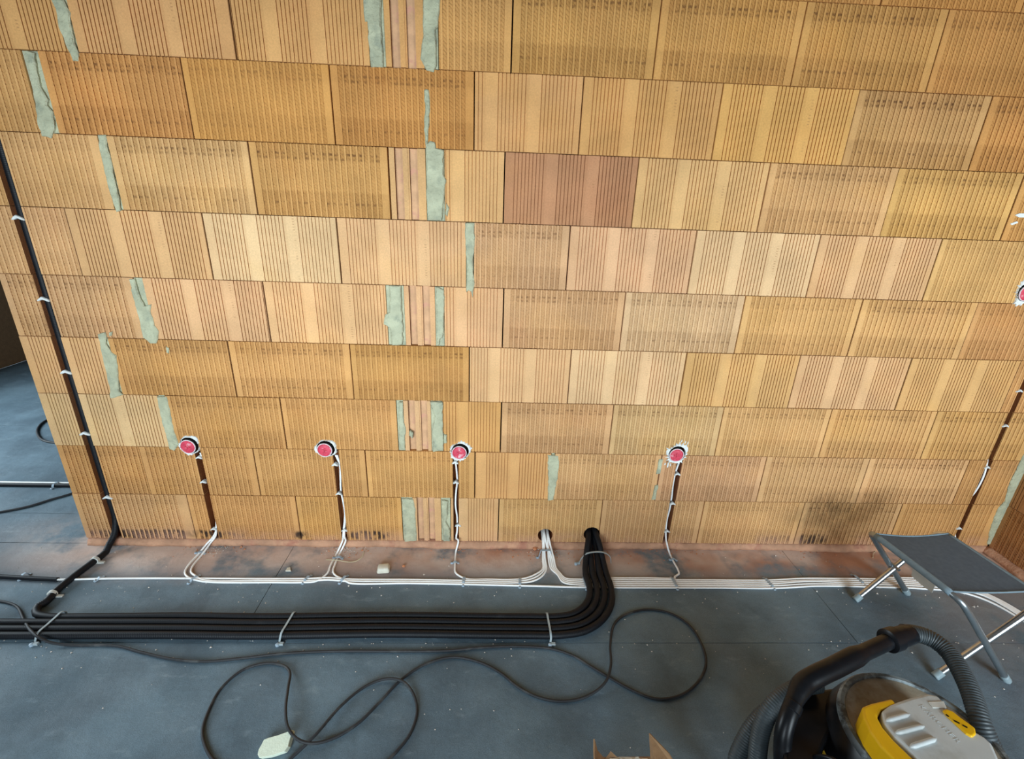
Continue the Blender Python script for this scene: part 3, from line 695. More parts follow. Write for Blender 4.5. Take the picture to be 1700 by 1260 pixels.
wc(chase_down(-.706, .50, .005, .088) + [(-.706, -.010, .056), Wp(574, 897, -.026), f(567, 913), f(557, 935), f(553, 949), f(558, 956), f(572, 962.5), (-.62, -.2495, WR), (-.35, -.250, WR), (-.05, -.256, WR), (.2, -.2625, WR), (.42, -.2685, WR), (.7, -.2695, WR), (1.0, -.2680, WR), (1.3, -.2680, WR), (1.50, -.2540, WR), (1.74, -.2560, WR), (2.02, -.268, WR), (2.17, -.29, WR), (2.25, -.35, WR), (2.30, -.50, WR), (2.34, -.9, WR), (2.36, -1.5, WR)],
   'white cable from the second socket passing straight below the cable hole to the stool')
wc(chase_down(-.166, .50, .005, .086) + [(-.166, -.010, .055), Wp(761, 897, -.026), f(757, 915), f(755.5, 938), f(756, 950), f(762, 955.5), (-.10, -.223, WR), (.0, -.2245, WR), (.10, -.2255, WR), (.165, -.216, WR), (.212, -.192, WR)] + [(.250, -.155, WR), (.254, -.105, WR+.012), (.258, -.05, .042), (.258, -.006, .066), (.258, .09, .066)],
   'white cable dropping from the third socket and turning right to the cable hole')
for k in range(4):
    j = 3+k
    sw = .004*math.sin(k*2)
    wc(to_hole(j, 1)[::-1][:-1] + [(.262+.0085*j, -.150, WR), (.278+.0085*j+.004*(3-k), -.185-.003*(3-k), WR), (.335+.004*k, -.214-.0085*(3-k), WR), (.42, -.2215-.0118*(3-k), WR), (.60, -.2220-.0118*(3-k), WR), (.80, -.2215-.0118*(3-k), WR), (1.0, -.2205-.0118*(3-k), WR), (1.28, -.2200-.0118*(3-k), WR), (1.48, -.2060-.0118*(3-k)+sw, WR), (1.62, -.2070-.0118*(3-k), WR), (1.80, -.2080-.0118*(3-k), WR), (2.02+.006*k, -.2180-.0118*(3-k), WR), (2.18+.008*k, -.245-.0095*(3-k), WR), (2.26+.010*k, -.315, WR), (2.31+.0105*k, -.46, WR), (2.352+.0105*k, -.9, WR), (2.372+.0105*k, -1.5, WR)],
       ['white cable fourth in from the wall in the right-hand run', 'white cable third in from the wall in the right-hand run', 'white cable second in from the wall in the right-hand run', 'white cable nearest the wall in the right-hand run'][k])
wc(chase_down(.8785, .50, .003, .088) + [(.878, -.010, .055), Wp(1107, 902, -.026), f(1111, 917), f(1118, 932), f(1126, 947), f(1127, 953), f(1120, 957.5), (.86, -.2095, WR), (.74, -.2105, WR), (.60, -.2115, WR), (.50, -.2110, WR)],
   'white cable dropping from the fourth socket and turning left under the black conduits')
wc([(2.379, .030, 2.4), (2.379, .030, 1.6), (2.379, .030, 1.0), (2.379, .028, .60), (2.382, .006, .50), (2.382, -.001, .44), (2.382, .006, .35), (2.379, .028, .26), (2.379, .028, .14), (2.382, .010, .085), (2.381, -.020, .040), (2.372, -.06, .010), (2.345, -.12, WR), (2.26, -.175, WR), (2.16, -.195, WR), (2.0, -.200, WR), (1.85, -.198, WR)],
   'white cable in the chase nearest the right corner')

# ------------------------------------------------------------------ clips and straps
def clip(u, v, ang, w, label, h=.012, z=None, mat='clip'):
    """strap over the cables at a floor point; ang = direction across the cables (deg, 0 = +x)"""
    p = F(u, v, 0); e = empty('cable_clip', (p.x, p.y, 0)); tag(e, label, 'cable clip', 'grey nailed cable clips')
    d = Vector((math.cos(math.radians(ang)), math.sin(math.radians(ang)), 0)); s = Vector((-d.y, d.x, 0)); hw = .0058
    prof = [(-w/2-.016, .0), (-w/2-.016, .003), (-w/2-.005, .0035), (-w/2, h*.7), (-w/2+.005, h), (w/2-.005, h), (w/2, h*.7), (w/2+.005, .0035), (w/2+.012, .003), (w/2+.012, 0)]
    inn = [(w/2+.003, 0), (w/2-.0015, h*.6), (w/2-.006, h-.0022), (-w/2+.006, h-.0022), (-w/2+.0015, h*.6), (-w/2-.003, 0)]
    o0 = Vector((p.x, p.y, .0002))
    prism('strap', [o0+d*a+s*hw+Vector((0, 0, b)) for a, b in prof+inn], -s*2*hw, MT[mat], e, .0006, 1)
    q = o0 - d*(w/2+.010)
    lathe('dowel_head', [(.0062, 0), (.0062, .0048), (.0048, .0062), (.0028, .0066)], q, (0, 0, 1), MT[mat], e, 14)
    lathe('nail', [(.0026, .0058), (.0026, .0078), (.0012, .0082)], q, (0, 0, 1), MT['steel'], e, 10)
    return e
clip(42, 958, 75, .022, 'grey clip on the thin black conduit at the far left', .020)
clip(166, 961, 62, .012, 'grey clip on the single white cable left of the first socket drop', .0115)
clip(323, 962, 68, .033, 'grey clip just below the leftmost socket drop', .0115)
clip(510, 962, 70, .034, 'grey clip on the white line just left of the second socket drop', .0115)
clip(571, 962, 66, .034, 'grey clip on the white line just right of the second socket drop', .0115)
clip(770, 965, 88, .036, 'grey clip on the white line just right of the third socket drop', .0115)
clip(863, 967.5, 88, .038, 'grey clip on the white line left of the cable hole', .0115)
clip(971, 969, 92, .054, 'grey clip on the white line beside the black conduits', .0115)
clip(1119, 968.5, 94, .056, 'grey clip on the white line under the fourth socket drop', .0115)
clip(1276, 969, 100, .054, 'grey clip on the white line midway between the fourth drop and the stool', .0115)
clip(1424, 963, 100, .054, 'grey clip on the white line beside the stool leg', .0115)
clip(333, 919, -6, .024, 'small grey clip across the two cables of the leftmost drop', .0115)
clip(562, 927, -4, .024, 'small grey clip across the two cables of the second drop', .0115)
clip(756, 935, 2, .014, 'small grey clip across the cable of the third drop', .0115)
clip(905, 926, 2, .056, 'grey strap across the white cables at the cable hole', .046)
clip(1118, 930, -4, .014, 'small grey clip across the cable of the fourth drop', .0115)
# white gypsum-like sleeves on the single conduit
for (u, v, lab) in ((158, 930, 'pale clip around the single black conduit near the wall'), (87, 986, 'pale clip around the single black conduit by its bend')):
    p = F(u, v, CR); q = F(u-8, v+7.5, CR); d = (q-p).normalized(); s = Vector((-d.y, d.x, 0))
    e = empty('cable_clip', (p.x, p.y, 0)); tag(e, lab, 'cable clip', 'pale clips on the single conduit')
    lathe('sleeve', [(CR+.0006, -.007), (CR+.0030, -.006), (CR+.0030, .006), (CR+.0006, .007)], p, d, MT['label'], e, 20)
    a = p - Vector((0, 0, CR)) + s*.012
    prism('foot', [a - d*.007, a + d*.007, a + d*.006 + s*.026, a - d*.006 + s*.026], (0, 0, .005), MT['label'], e, .001)
def strap(pts, label, w=.0075, foot=None):
    p0 = Vector(pts[0]); e = empty('cable_tie', (pts[-1][0], pts[-1][1], 0)); tag(e, label, 'cable tie', 'grey straps over the black conduits')
    P = spline(pts, .006); t = .0011; bm = bmesh.new(); rows = []
    for i, p in enumerate(P):
        d = (P[min(i+1, len(P)-1)]-P[max(0, i-1)]).normalized(); s = d.cross(Vector((0, 0, 1)))
        s = s.normalized() if s.length > .05 else Vector((1, 0, 0)); n = s.cross(d).normalized()
        rows.append([bm.verts.new(p+s*a*w/2+n*b*t) for a, b in ((-1, -1), (1, -1), (1, 1), (-1, 1))])
    for a, b in zip(rows, rows[1:]):
        for k in range(4): bm.faces.new((a[k], a[(k+1) % 4], b[(k+1) % 4], b[k]))
    bm.faces.new(rows[0]); bm.faces.new(rows[-1])
    from_bm(bm, 'strap', MT['tie'], e)
    q = Vector(foot if foot else pts[-1]); q.z = 0
    lathe('dowel_head', [(.0075, 0), (.0075, .0075), (.0055, .0095), (.002, .0100)], q, (0, 0, 1), MT['clip'], e, 16)
    bm = bmesh.new(); bm_box(bm, (-.008, -.006, 0), (.008, .006, .009), .0015)
    bmesh.ops.translate(bm, vec=(q.x+.013, q.y+.004, 0), verts=bm.verts)
    from_bm(bm, 'tie_lock', MT['tie'], e)
T = CR*2+.0015
def over(ub, vb, uf, vf):
    a = F(ub, vb, T); b = F(uf, vf, T)
    x0 = F(ub, vb, 0); x1 = F(uf, vf, 0)
    y0, y1 = -.440+CR+.001, -.5285-CR-.001
    xa, xb = a.x, b.x
    return [(xa, y0+.004, .002), (xa, y0+.001, CR*1.3), (xa+(xb-xa)*.08, y0-.012, T), (xa+(xb-xa)*.3, y0-.035, T), (xa+(xb-xa)*.6, y0-.068, T), (xa+(xb-xa)*.9, y1+.010, T), (xb, y1-.003, CR*1.2), (xb-.002, y1-.010, .004), (xb-.004, y1-.020, .003)]
strap(over(95, 1022, 61, 1052), 'grey cable tie slanting over the conduits at the far left')
strap(over(487, 1018, 466, 1052), 'grey cable tie over the middle of the black conduit bundle')
strap(over(908, 1018, 915, 1056), 'grey cable tie over the black conduits just before their bend')
strap([(.582, -.112, .004), (.578, -.112, .03), (.565, -.113, .052), (.535, -.114, .068), (.495, -.115, .069), (.458, -.116, .060), (.438, -.117, .034), (.425, -.118, .006), (.412, -.120, .003)], 'grey cable tie holding the black conduits below their wall hole')

# ------------------------------------------------------------------ extension cord
CP = [(-60, 992), (0, 998), (18, 1002), (29, 1008), (40, 1030), (52, 1048), (64, 1058), (82, 1066), (115, 1071), (190, 1072), (235, 1083), (285, 1094), (340, 1098), (400, 1093), (470, 1085), (560, 1081), (660, 1081), (745, 1080), (800, 1075), (860, 1073), (915, 1077), (950, 1088), (980, 1106), (1012, 1125), (1050, 1146), (1088, 1160), (1128, 1155), (1158, 1133), (1172, 1102), (1164, 1068), (1143, 1037), (1112, 1018), (1075, 1012), (1040, 1020), (1020, 1036), (1013, 1070), (1014, 1105), (1004, 1134), (972, 1157), (930, 1164), (890, 1156), (858, 1139), (832, 1118), (798, 1100), (752, 1091), (708, 1102), (668, 1127), (628, 1168), (592, 1203), (550, 1227), (515, 1234), (492, 1226), (478, 1208), (474, 1180), (478, 1142), (481, 1116), (470, 1105), (442, 1101), (402, 1113), (366, 1144), (346, 1180), (336, 1212), (341, 1240), (356, 1264), (400, 1292), (450, 1290), (480, 1262), (520, 1224), (566, 1172), (606, 1140), (640, 1127), (668, 1131), (686, 1152), (692, 1182), (681, 1218), (660, 1246), (630, 1275), (560, 1320), (420, 1360)]
ZL = {4: .012, 5: .036, 6: .036, 7: .020, 23: .0055, 46: .0055, 50: .014, 51: .022, 52: .030, 53: .034, 54: .026, 55: .014, 36: .014, 37: .0165, 35: .010, 48: .006, 70: .010, 71: .0165, 72: .010, 67: .016, 68: .008}
cpts = [tuple(F(u, v, ZL.get(i, .0055))) for i, (u, v) in enumerate(CP)]
tag(tube('extension_cord', cpts, .0048, MT['blackcord'], seg=10, step=.012), 'thin black rubber cord lying in loose loops on the floor', 'cord')

# ------------------------------------------------------------------ room beyond the wall end
tag(tube('white_cable', [(-4.2, .50, .005), (-3.2, .500, .005), (-2.6, .498, .005), (-2.0, .502, .005), (-.8, .50, .005)], .0085, MT['white'], step=.05), 'white cable on the floor of the room beyond the wall end', 'cable')
tag(tube('conduit', [(-4.2, .474, .010), (-3.2, .474, .010), (-2.6, .471, .010), (-2.0, .474, .010), (-.8, .474, .010)], .011, MT['black'], step=.05), 'black conduit beside the white cable in the room beyond', 'conduit')
clip(93, 807, 95, .040, 'grey clip on the cables in the room beyond the wall end', .020)
tag(tube('extension_cord', [tuple(F(*q)) for q in ((-80, 862, .005), (0, 850, .005), (50, 840, .005), (85, 829, .005), (120, 819, .005), (160, 800, .005))], .0055, MT['blackcord'], step=.03), 'thin black cord running slantwise in the room beyond', 'cord')
tag(tube('cable_loop', [tuple(F(*q)) for q in ((150, 688, .006), (100, 690, .006), (75, 699, .006), (63, 711, .006), (63, 722, .006), (72, 731, .006), (92, 735, .006), (150, 735, .006))], .0075, MT['blackcord'], step=.03), 'black cable loop peeking out behind the wall end', 'cable')

# ------------------------------------------------------------------ folding stool
st = empty('folding_stool', (1.78, -.50, 0)); tag(st, 'grey fabric folding camp stool with crossed aluminium legs', 'stool')
FA, FB, FC, FD = Vector((1.628, -.332, 0)), Vector((1.905, -.292, 0)), Vector((1.668, -.696, 0)), Vector((1.935, -.712, 0))
SZ = .352
lf, ln, rf, rn = Vector((1.612, -.332, SZ)), Vector((1.650, -.655, SZ)), Vector((1.930, -.325, SZ)), Vector((1.962, -.650, SZ))
def uframe(foot_a, top_a, top_b, foot_b, y_out, name, mats):
    def corner(foot, top, other):
        d1 = (foot-top).normalized(); d2 = (other-top).normalized(); r = .045
        return [top+d1*r, top+d1*r*.45+d2*r*.08, top+d1*r*.12+d2*r*.42, top+d2*r]
    ext = (top_a-top_b).normalized()*.028
    ta, tb = top_a+ext, top_b-ext
    ca = corner(foot_a, ta, tb); cb = corner(foot_b, tb, ta)
    tube('seat_bar', [ca[-1]]+[ca[-1].lerp(cb[-1], .5)]+[cb[-1]], .0112, MT[mats[0]], st, 14, .02)
    for ft, c in ((foot_a, ca), (foot_b, cb)):
        up = (c[0]-ft).normalized()
        tube('leg', [ft+up*.012, ft.lerp(c[0], .5)] + c, .0118, MT[mats[1]], st, 14, .008)
        tube('foot_cap', [ft+Vector((0, 0, .002)), ft+up*.006, ft+up*.034], .0142, MT['cap'], st, 14, .006)
uframe(FB, lf, ln, FD, 0, 'a', ('alugrey', 'alugrey'))
uframe(FA, rf, rn, FC, 0, 'b', ('alu', 'alu'))
for a, b, c, d in ((lf, FB, rf, FA), (ln, FD, rn, FC)):
    m = (a+b+c+d)/4; lathe('pivot_rivet', [(.006, -.020), (.006, .020)], m, (0, 1, 0), MT['steel'], st, 12)
# seat cloth with sleeves
bm = bmesh.new(); nx, ny = 14, 10; g0 = {}
for i in range(nx+1):
    for j in range(ny+1):
        s, t = i/nx, .02+.96*j/ny
        a = ln.lerp(lf, t); b = rn.lerp(rf, t); p = a.lerp(b, s)
        sag = -.010*math.sin(math.pi*s)
        p = p + Vector((0, 0.004*math.sin(math.pi*s)*(1 if t < .5 else -1)*abs(2*t-1)**3, .0105+sag-.006*(1-math.sin(math.pi*min(1, max(0, s*6))))*0))
        g0[i, j] = bm.verts.new(p)
for i in range(nx):
    for j in range(ny): bm.faces.new((g0[i, j], g0[i+1, j], g0[i+1, j+1], g0[i, j+1]))
r = bmesh.ops.solidify(bm, geom=list(bm.faces), thickness=.0022)
seat = from_bm(bm, 'seat_fabric', MT['fabric'], st, True)
for a, b in ((ln, lf), (rn, rf)):
    tube('sleeve', [a.lerp(b, .015), a.lerp(b, .5), a.lerp(b, .985)], .0125, MT['sleeve'], st, 14, .02)
for a, b, s in ((ln, rn, .005), (lf, rf, -.005)):      # hems
    pts = []
    for k in range(9):
        q = k/8; pts.append(a.lerp(b, q)+Vector((0, .004*math.sin(math.pi*q)*(1 if s > 0 else -1)+s, .0105-.010*math.sin(math.pi*q))))
    tube('hem', pts, .0034, MT['sleeve'], st, 8, .02)
def Xp(u, v, x):
    d = ray(u, v); return CAM + d*((x-CAM.x)/d.x)
lab = [Xp(u, v, 1.700) for u, v in ((1516, 941), (1540, 952), (1556, 965), (1547, 984), (1531, 972), (1513, 956))]
prism('care_label', lab, (.0012, 0, 0), MT['label'], st)

# ------------------------------------------------------------------ vacuum cleaner
VC = Vector((1.112, -1.142, 0))
vc = empty('vacuum_cleaner', (VC.x, VC.y, 0)); tag(vc, 'yellow, grey and black wet and dry vacuum cleaner with ribbed hose', 'vacuum cleaner')
lathe('tank', [(.120, .045), (.150, .048), (.160, .065), (.172, .25), (.176, .262), (.168, .266)], VC, (0, 0, 1), MT['vblack'], vc, 48)
lathe('base_skirt', [(.150, .025), (.176, .030), (.180, .060), (.166, .066)], VC, (0, 0, 1), MT['vblack'], vc, 40)
for a in (45, 135, 225, 315):
    q = VC+Vector((math.cos(math.radians(a))*.165, math.sin(math.radians(a))*.165, .024))
    lathe('caster_wheel', [(.008, -.010), (.022, -.008), (.024, 0), (.022, .008), (.008, .010)], q, (math.cos(math.radians(a+70)), math.sin(math.radians(a+70)), 0), MT['vblack'], vc, 18)
lathe('head_ring', [(.176, .250), (.208, .254), (.213, .264), (.212, .280), (.198, .325), (.188, .345), (.180, .358), (.172, .361), (.166, .356), (.165, .345)], VC, (0, 0, 1), MT['vblack'], vc, 56)
lathe('rim', [(.186, .345), (.186, .358), (.180, .366), (.171, .366), (.166, .358), (.1655, .30)], VC, (0, 0, 1), MT['vrim'], vc, 56)
lathe('dust_tray', [(.167, .335), (.167, .3600), (.130, .3570), (.002, .3555)], VC, (0, 0, 1), MT['vdust'], vc, 48)
ZT = .425
head = [(1463, 1180), (1478, 1168), (1510, 1157), (1540, 1150), (1556, 1153), (1566, 1163), (1572, 1178), (1583, 1190), (1606, 1206), (1634, 1222), (1648, 1234), (1660, 1262), (1672, 1310), (1640, 1350), (1600, 1330), (1552, 1288), (1515, 1250), (1485, 1222), (1468, 1200)]
hp = [F(u, v, ZT) for u, v in head]
prism('motor_cover', [Vector((p.x, p.y, .335)) for p in hp], (0, 0, ZT-.335), MT['vgrey'], vc, .010, 3)
def bandpts(lst, z): return [F(u, v, z) for u, v in lst]
yb = [(1431, 1173), (1446, 1167), (1481, 1159), (1490, 1170), (1464, 1177), (1457, 1190), (1466, 1207), (1484, 1228), (1513, 1256), (1550, 1292), (1530, 1306), (1496, 1272), (1464, 1240), (1444, 1212), (1434, 1190)]
yp = bandpts(yb, ZT-.002)
prism('carry_handle', [Vector((p.x, p.y, .345)) for p in yp], (0, 0, ZT-.002-.345), MT['vyellow'], vc, .006, 3)
for (u0, v0, u1, v1) in ((1471, 1196.5, 1510, 1185.5), (1487, 1217, 1534, 1205), (1511, 1240, 1554, 1226)):
    a, b = F(u0, v0, ZT+.002), F(u1, v1, ZT+.002)
    tube('cover_rib', [a, a.lerp(b, .5), b], .0058, MT['vgrey'], vc, 10, .01, rfun=lambda t: .0058*min(1, .35+8*t, .35+8*(1-t)))
sw = [(1563, 1182), (1569, 1180), (1580, 1184), (1592, 1194), (1606, 1204), (1617, 1212), (1619, 1222), (1612, 1227), (1602, 1221), (1588, 1208), (1572, 1193)]
swo = prism('switch_plate', [F(u, v, ZT-.003) for u, v in sw], (0, 0, .009), MT['vyellow'], vc, .004, 3)
for (u0, v0, u1, v1) in ((1570, 1186, 1575, 1190), (1583, 1196, 1593, 1201), (1598, 1204, 1606, 1208)):
    a, b = F(u0, v0, ZT+.0062), F(u1, v1, ZT+.0062); d = (b-a).normalized(); s = Vector((-d.y, d.x, 0))*.0022
    mk = prism('switch_mark', [a-s, b-s, b+s, a+s], (0, 0, .0008), MT['vblack']); mk.parent = swo
prism('highlight_patch', [F(u, v, ZT-.001) for u, v in ((1541, 1166), (1566, 1165), (1571, 1176), (1548, 1176))], (0, 0, .003), MT['label'], vc, .001)  # pale raised patch that paints a bright highlight on the cover
# raised maker's lettering on the cover
fc = bpy.data.curves.new('lettering', 'FONT'); fc.body = 'K\u00c4RCHER'; fc.size = .019; fc.extrude = .0003; fc.align_x = 'CENTER'; fc.align_y = 'CENTER'; fc.space_character = 1.15
fo = bpy.data.objects.new('lettering_tmp', fc); C.objects.link(fo); bpy.context.view_layer.update()
lm = bpy.data.meshes.new_from_object(fo.evaluated_get(bpy.context.evaluated_depsgraph_get())); bpy.data.objects.remove(fo)
a, b = F(1528, 1171, ZT), F(1592, 1232, ZT); mid = (a+b)/2; an = math.atan2((b-a).y, (b-a).x)
lm.transform(Matrix.Translation((mid.x, mid.y, ZT+.0003)) @ Matrix.Rotation(an, 4, 'Z'))
lo = link('raised_lettering', lm, None, [MT['vgrey']]); lm.materials.clear(); lm.materials.append(MT['vgrey'])
lo.parent = vc; lo.matrix_parent_inverse = Matrix.Translation(-vc.location)
# latches, clear port and looped mains lead on the near-left side
for (u, v) in ((1362, 1180), (1343, 1212)):
    p = F(u, v, .30); dr = (Vector((p.x, p.y, 0))-VC).normalized(); ta = Vector((-dr.y, dr.x, 0)); c0 = VC+dr*.200+Vector((0, 0, .225))
    prism('latch', [c0-ta*.014, c0+ta*.014, c0+ta*.012+Vector((0, 0, .055)), c0-ta*.012+Vector((0, 0, .055))], dr*.010, MT['vyellow'], vc, .002)
dl = Vector((-.93, -.36, 0)).normalized(); tl = Vector((-dl.y, dl.x, 0))
c0 = VC+dl*.190+Vector((0, 0, .22))
prism('accessory_bracket', [c0-tl*.05, c0+tl*.05, c0+tl*.045+Vector((0, 0, .11)), c0-tl*.045+Vector((0, 0, .11))], dl*.03, MT['vclear'], vc, .008, 3)
for k in range(3):
    rr = .060+.010*k; cc = VC+dl*(.236+.010*k)-tl*.02+Vector((0, 0, .268+.005*k))
    tube('mains_lead', [cc+tl*(rr*math.cos(t))+Vector((0, 0, rr*1.05*math.sin(t)))+dl*.004*math.sin(3*t) for t in [i*math.pi/9 for i in range(-3, 13)]], .0050, MT['vblack'], vc, 10, .01)
th = [F(u, v, .31) for u, v in ((1322, 1168), (1345, 1146), (1384, 1140), (1392, 1168), (1380, 1215), (1352, 1275), (1304, 1285), (1300, 1225))]
prism('tool_holder', th, (0, 0, -.20), MT['vblack'], vc, .010, 3)
# hose from the suction port, over the top to the bent hand tube, and the stowed end of the hose
hz = [(1700, 1330, .22), (1672, 1290, .28), (1648, 1247, .33), (1630, 1205, .37), (1612, 1150, .40), (1594, 1112, .415), (1572, 1080, .425), (1545, 1060, .43), (1520, 1052, .43), (1500, 1050, .43)]
tube('hose', [F(*q) for q in hz], .0240, MT['vhose'], vc, 20, .01, ridge=.0068, rdeep=.925)
a, b = F(1512, 1052, .43), F(1474, 1064, .43); d = b-a
lathe('hose_collar', [(.0250, 0), (.0275, .003), (.0285, d.length*.35), (.0292, d.length*.62), (.0330, d.length*.66), (.0330, d.length*1.0), (.0260, d.length*1.04)], a, d, MT['vblack'], vc, 28)
tube('hand_tube', [F(*q) for q in ((1478, 1063, .43), (1450, 1076, .43), (1420, 1090, .43), (1385, 1108, .42), (1352, 1124, .41), (1334, 1136, .40), (1322, 1156, .39), (1310, 1185, .37), (1302, 1212, .34), (1299, 1240, .30), (1300, 1275, .25))], .0215, MT['vblack'], vc, 20, .01, rfun=lambda t: .0215 if t < .2 else (.0215+.0055*min(1, (t-.2)/.06) if t < .62 else max(.0215, .027-.0055*(t-.62)/.06)))
a, b = F(1318, 1168, .385), F(1313, 1180, .375); lathe('tube_collar', [(.0205, -.002), (.0225, 0), (.0225, (b-a).length), (.0205, (b-a).length+.002)], a, b-a, MT['vblack'], vc, 24)
tube('stowed_hose', [F(*q) for q in ((1358, 1135, .34), (1335, 1139, .34), (1312, 1148, .33), (1290, 1164, .31), (1274, 1186, .28), (1264, 1212, .24), (1259, 1240, .20), (1258, 1275, .15), (1270, 1330, .10))], .0240, MT['vhose'], vc, 20, .01, ridge=.0068, rdeep=.925)
tube('stowed_hose', [F(*q) for q in ((1292, 1170, .22), (1266, 1188, .20), (1246, 1212, .17), (1231, 1240, .13), (1222, 1268, .09), (1230, 1300, .06), (1245, 1340, .04))], .0240, MT['vhose'], vc, 20, .01, ridge=.0068, rdeep=.925)

# ------------------------------------------------------------------ cardboard box
bx = empty('cardboard_box', (.39, -1.20, 0)); tag(bx, 'open brown cardboard box with torn flaps at the bottom edge', 'box')
X0, X1, Y0, Y1, BZ, t = .318, .455, -1.30, -1.078, .20, .004
box('side_panel', (X0, Y1-t, 0), (X1, Y1, BZ), MT['card'], bx); box('side_panel', (X0, Y0, 0), (X1, Y0+t, BZ), MT['card'], bx)
box('side_panel', (X0, Y0+t, 0), (X0+t, Y1-t, BZ), MT['card'], bx); box('side_panel', (X1-t, Y0+t, 0), (X1, Y1-t, BZ), MT['card'], bx)
box('bottom_panel', (X0+t, Y0+t, 0), (X1-t, Y1-t, t), MT['card'], bx)
def flap(pts, ext, nm='flap'): return prism(nm, pts, ext, MT['card'], bx)
# right flap stands up and leans out, left flap upright and creased, rear flap torn short
flap([(X1-.002, Y1-.002, BZ-.002), (X1-.012, Y1+.012, BZ+.075), (X1+.024, Y1-.035, BZ+.072), (X1+.055, Y1-.09, BZ+.045), (X1+.045, Y0, BZ+.04), (X1-.002, Y0, BZ-.002)], (-.0035, 0, .001))
flap([(X0+.002, Y1-.004, BZ-.002), (X0-.020, Y1-.002, BZ+.030), (X0-.030, Y1+.004, BZ+.066), (X0-.034, Y1-.02, BZ+.055), (X0-.040, Y1-.09, BZ+.03), (X0-.036, Y0, BZ+.03), (X0+.002, Y0, BZ-.002)], (.0035, 0, .001))
te = [(X0+.016, Y1-.003, BZ-.001)]
rnd = random.Random(5)
for k in range(13): te.append((X0+.020+.102*k/12, Y1-.004-.006*rnd.random(), BZ+.004+.006*rnd.random()))
te.append((X1-.014, Y1-.003, BZ-.001))
prism('torn_edge', te, (0, -.003, 0), MT['cardedge'], bx)
prism('flap', [(X0+.006, Y1-.006, BZ), (X0+.022, Y1+.004, BZ+.014), (X0+.044, Y1-.010, BZ+.004), (X0+.036, Y1-.05, BZ-.01)], (0, 0, .003), MT['card'], bx)

# ------------------------------------------------------------------ small loose things
top = [(486, 1213), (462, 1221), (446, 1225), (438, 1228), (433, 1237), (429, 1243), (427, 1251), (430, 1256), (450, 1253), (472, 1246), (478, 1238)]
tp = [F(u, v, .022) for u, v in top]
tp = [Vector((p.x, p.y, .018+.012*(p.y+.95)/.09)) for p in tp]
prism('foam_offcut', tp, (.004, .006, -.016), MT['foam'], None, .0012); tag(bpy.data.objects['foam_offcut'], 'pale broken foam board offcut lying by the cord loop', 'offcut')
p = F(637, 947); bm = bmesh.new(); bm_box(bm, (-.029, -.024, 0), (.029, .024, .026), .008)
for v in bm.verts:
    if v.co.z > .013: v.co.x *= .86; v.co.y *= .82
bmesh.ops.rotate(bm, cent=(0, 0, 0), matrix=Matrix.Rotation(.12, 3, 'Z'), verts=bm.verts); bmesh.ops.translate(bm, vec=(p.x, p.y, 0), verts=bm.verts)
cb = from_bm(bm, 'ivory_block', MT['ivory'], None, True); tag(cb, 'small ivory plastic block on the floor between second and third sockets', 'block')
tag(tube('wire_offcut', [tuple(F(*q)) for q in ((541, 929, .004), (560, 930, .013), (580, 933, .004), (592, 931, .004), (601, 924, .006), (605, 915, .012))], .0018, MT['wire'], seg=8, step=.008), 'curved beige wire offcut beside the second drop', 'wire')
tag(tube('wire_offcut', [tuple(F(*q)) for q in ((1449, 926, .002), (1450, 919, .004), (1455, 914, .006), (1464, 911, .004))], .0016, MT['wire'], seg=8, step=.006), 'short curled yellowish wire on the floor left of the stool', 'wire')
def pebble(u, v, r, mat, name, label, cat, sq=.6):
    p = F(u, v); rnd = random.Random(int(u)); bm = bmesh.new(); bmesh.ops.create_icosphere(bm, subdivisions=1, radius=r)
    for q in bm.verts: q.co *= rnd.uniform(.75, 1.15); q.co.z *= sq
    zmin = min(q.co.z for q in bm.verts); bmesh.ops.translate(bm, vec=(p.x, p.y, -zmin), verts=bm.verts)
    return tag(from_bm(bm, name, MT[mat]), label, cat)
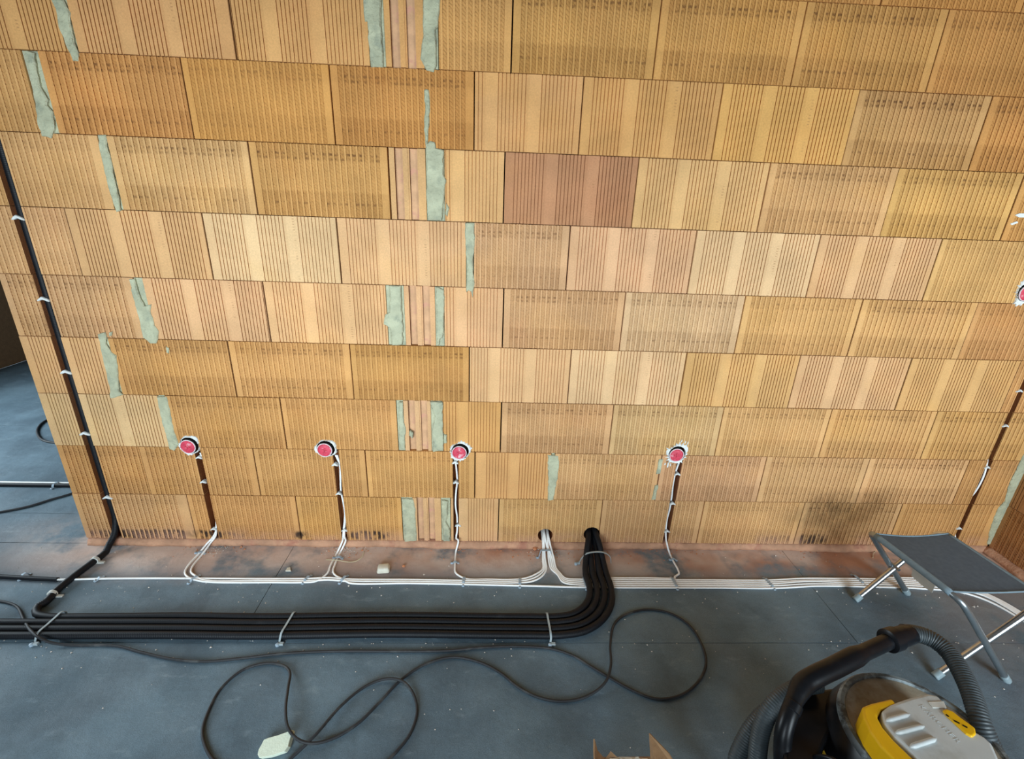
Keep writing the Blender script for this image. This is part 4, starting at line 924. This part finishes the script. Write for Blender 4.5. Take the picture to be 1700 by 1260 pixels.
pebble(670, 941, .009, 'rust', 'brick_crumb', 'orange brick crumb just right of the ivory block', 'crumb')
pebble(888, 912, .013, 'rust', 'brick_crumb', 'reddish brick crumb at the foot of the wall by the cable hole', 'crumb')
pebble(1106, 888, .010, 'rust', 'brick_crumb', 'reddish crumb beside the fourth socket drop', 'crumb')
p = F(478, 947); prism('plaster_chip', [F(474, 949, .0005), F(483, 949, .0005), F(482, 943, .0005), F(477, 944, .0005)], (0, 0, .006), MT['ivory'], None, .001)
tag(bpy.data.objects['plaster_chip'], 'flat pale chip on the floor left of the second drop', 'chip')
def crumbs(name, n, region, mat, seed, label, size=(.0012, .004)):
    rnd = random.Random(seed); V = []; Fc = []
    for _ in range(n):
        x, y = region(rnd); s = rnd.uniform(*size) * (1.6 if rnd.random() < .06 else 1); a = rnd.uniform(0, 6.28); k = len(V)
        for j in range(3): V.append((x+s*math.cos(a+j*2.1), y+s*math.sin(a+j*2.1), .0002))
        V.append((x+rnd.uniform(-.3, .3)*s, y+rnd.uniform(-.3, .3)*s, .0002+s*rnd.uniform(.5, 1.1)))
        Fc += [(k, k+1, k+3), (k+1, k+2, k+3), (k+2, k, k+3), (k+2, k+1, k)]
    me = bpy.data.meshes.new(name); me.from_pydata(V, [], Fc); me.update()
    return tag(link(name, me, None, [MT[mat]]), label, 'debris', kind='stuff')
crumbs('dust_crumbs', 420, lambda r: (r.uniform(-2.2, 2.3), r.choice((r.uniform(-1.0, -.03), r.gauss(-.56, .03), r.gauss(-.27, .05)))), 'crumb', 1, 'scattered pale plaster crumbs on the membrane floor')
crumbs('brick_grit', 300, lambda r: (r.choice((-1.33, -.71, -.16, .27, .5, .88, 1.6))+r.gauss(0, .10), -abs(r.gauss(.02, .035))-.012), 'rust', 2, 'reddish brick grit along the foot of the wall', (.0012, .0045))
crumbs('plaster_grit', 160, lambda r: (r.choice((-1.33, -.71, .27))+r.gauss(0, .05), -abs(r.gauss(.02, .03))-.014), 'crumb', 3, 'white plaster grit below the socket drops', (.001, .0036))
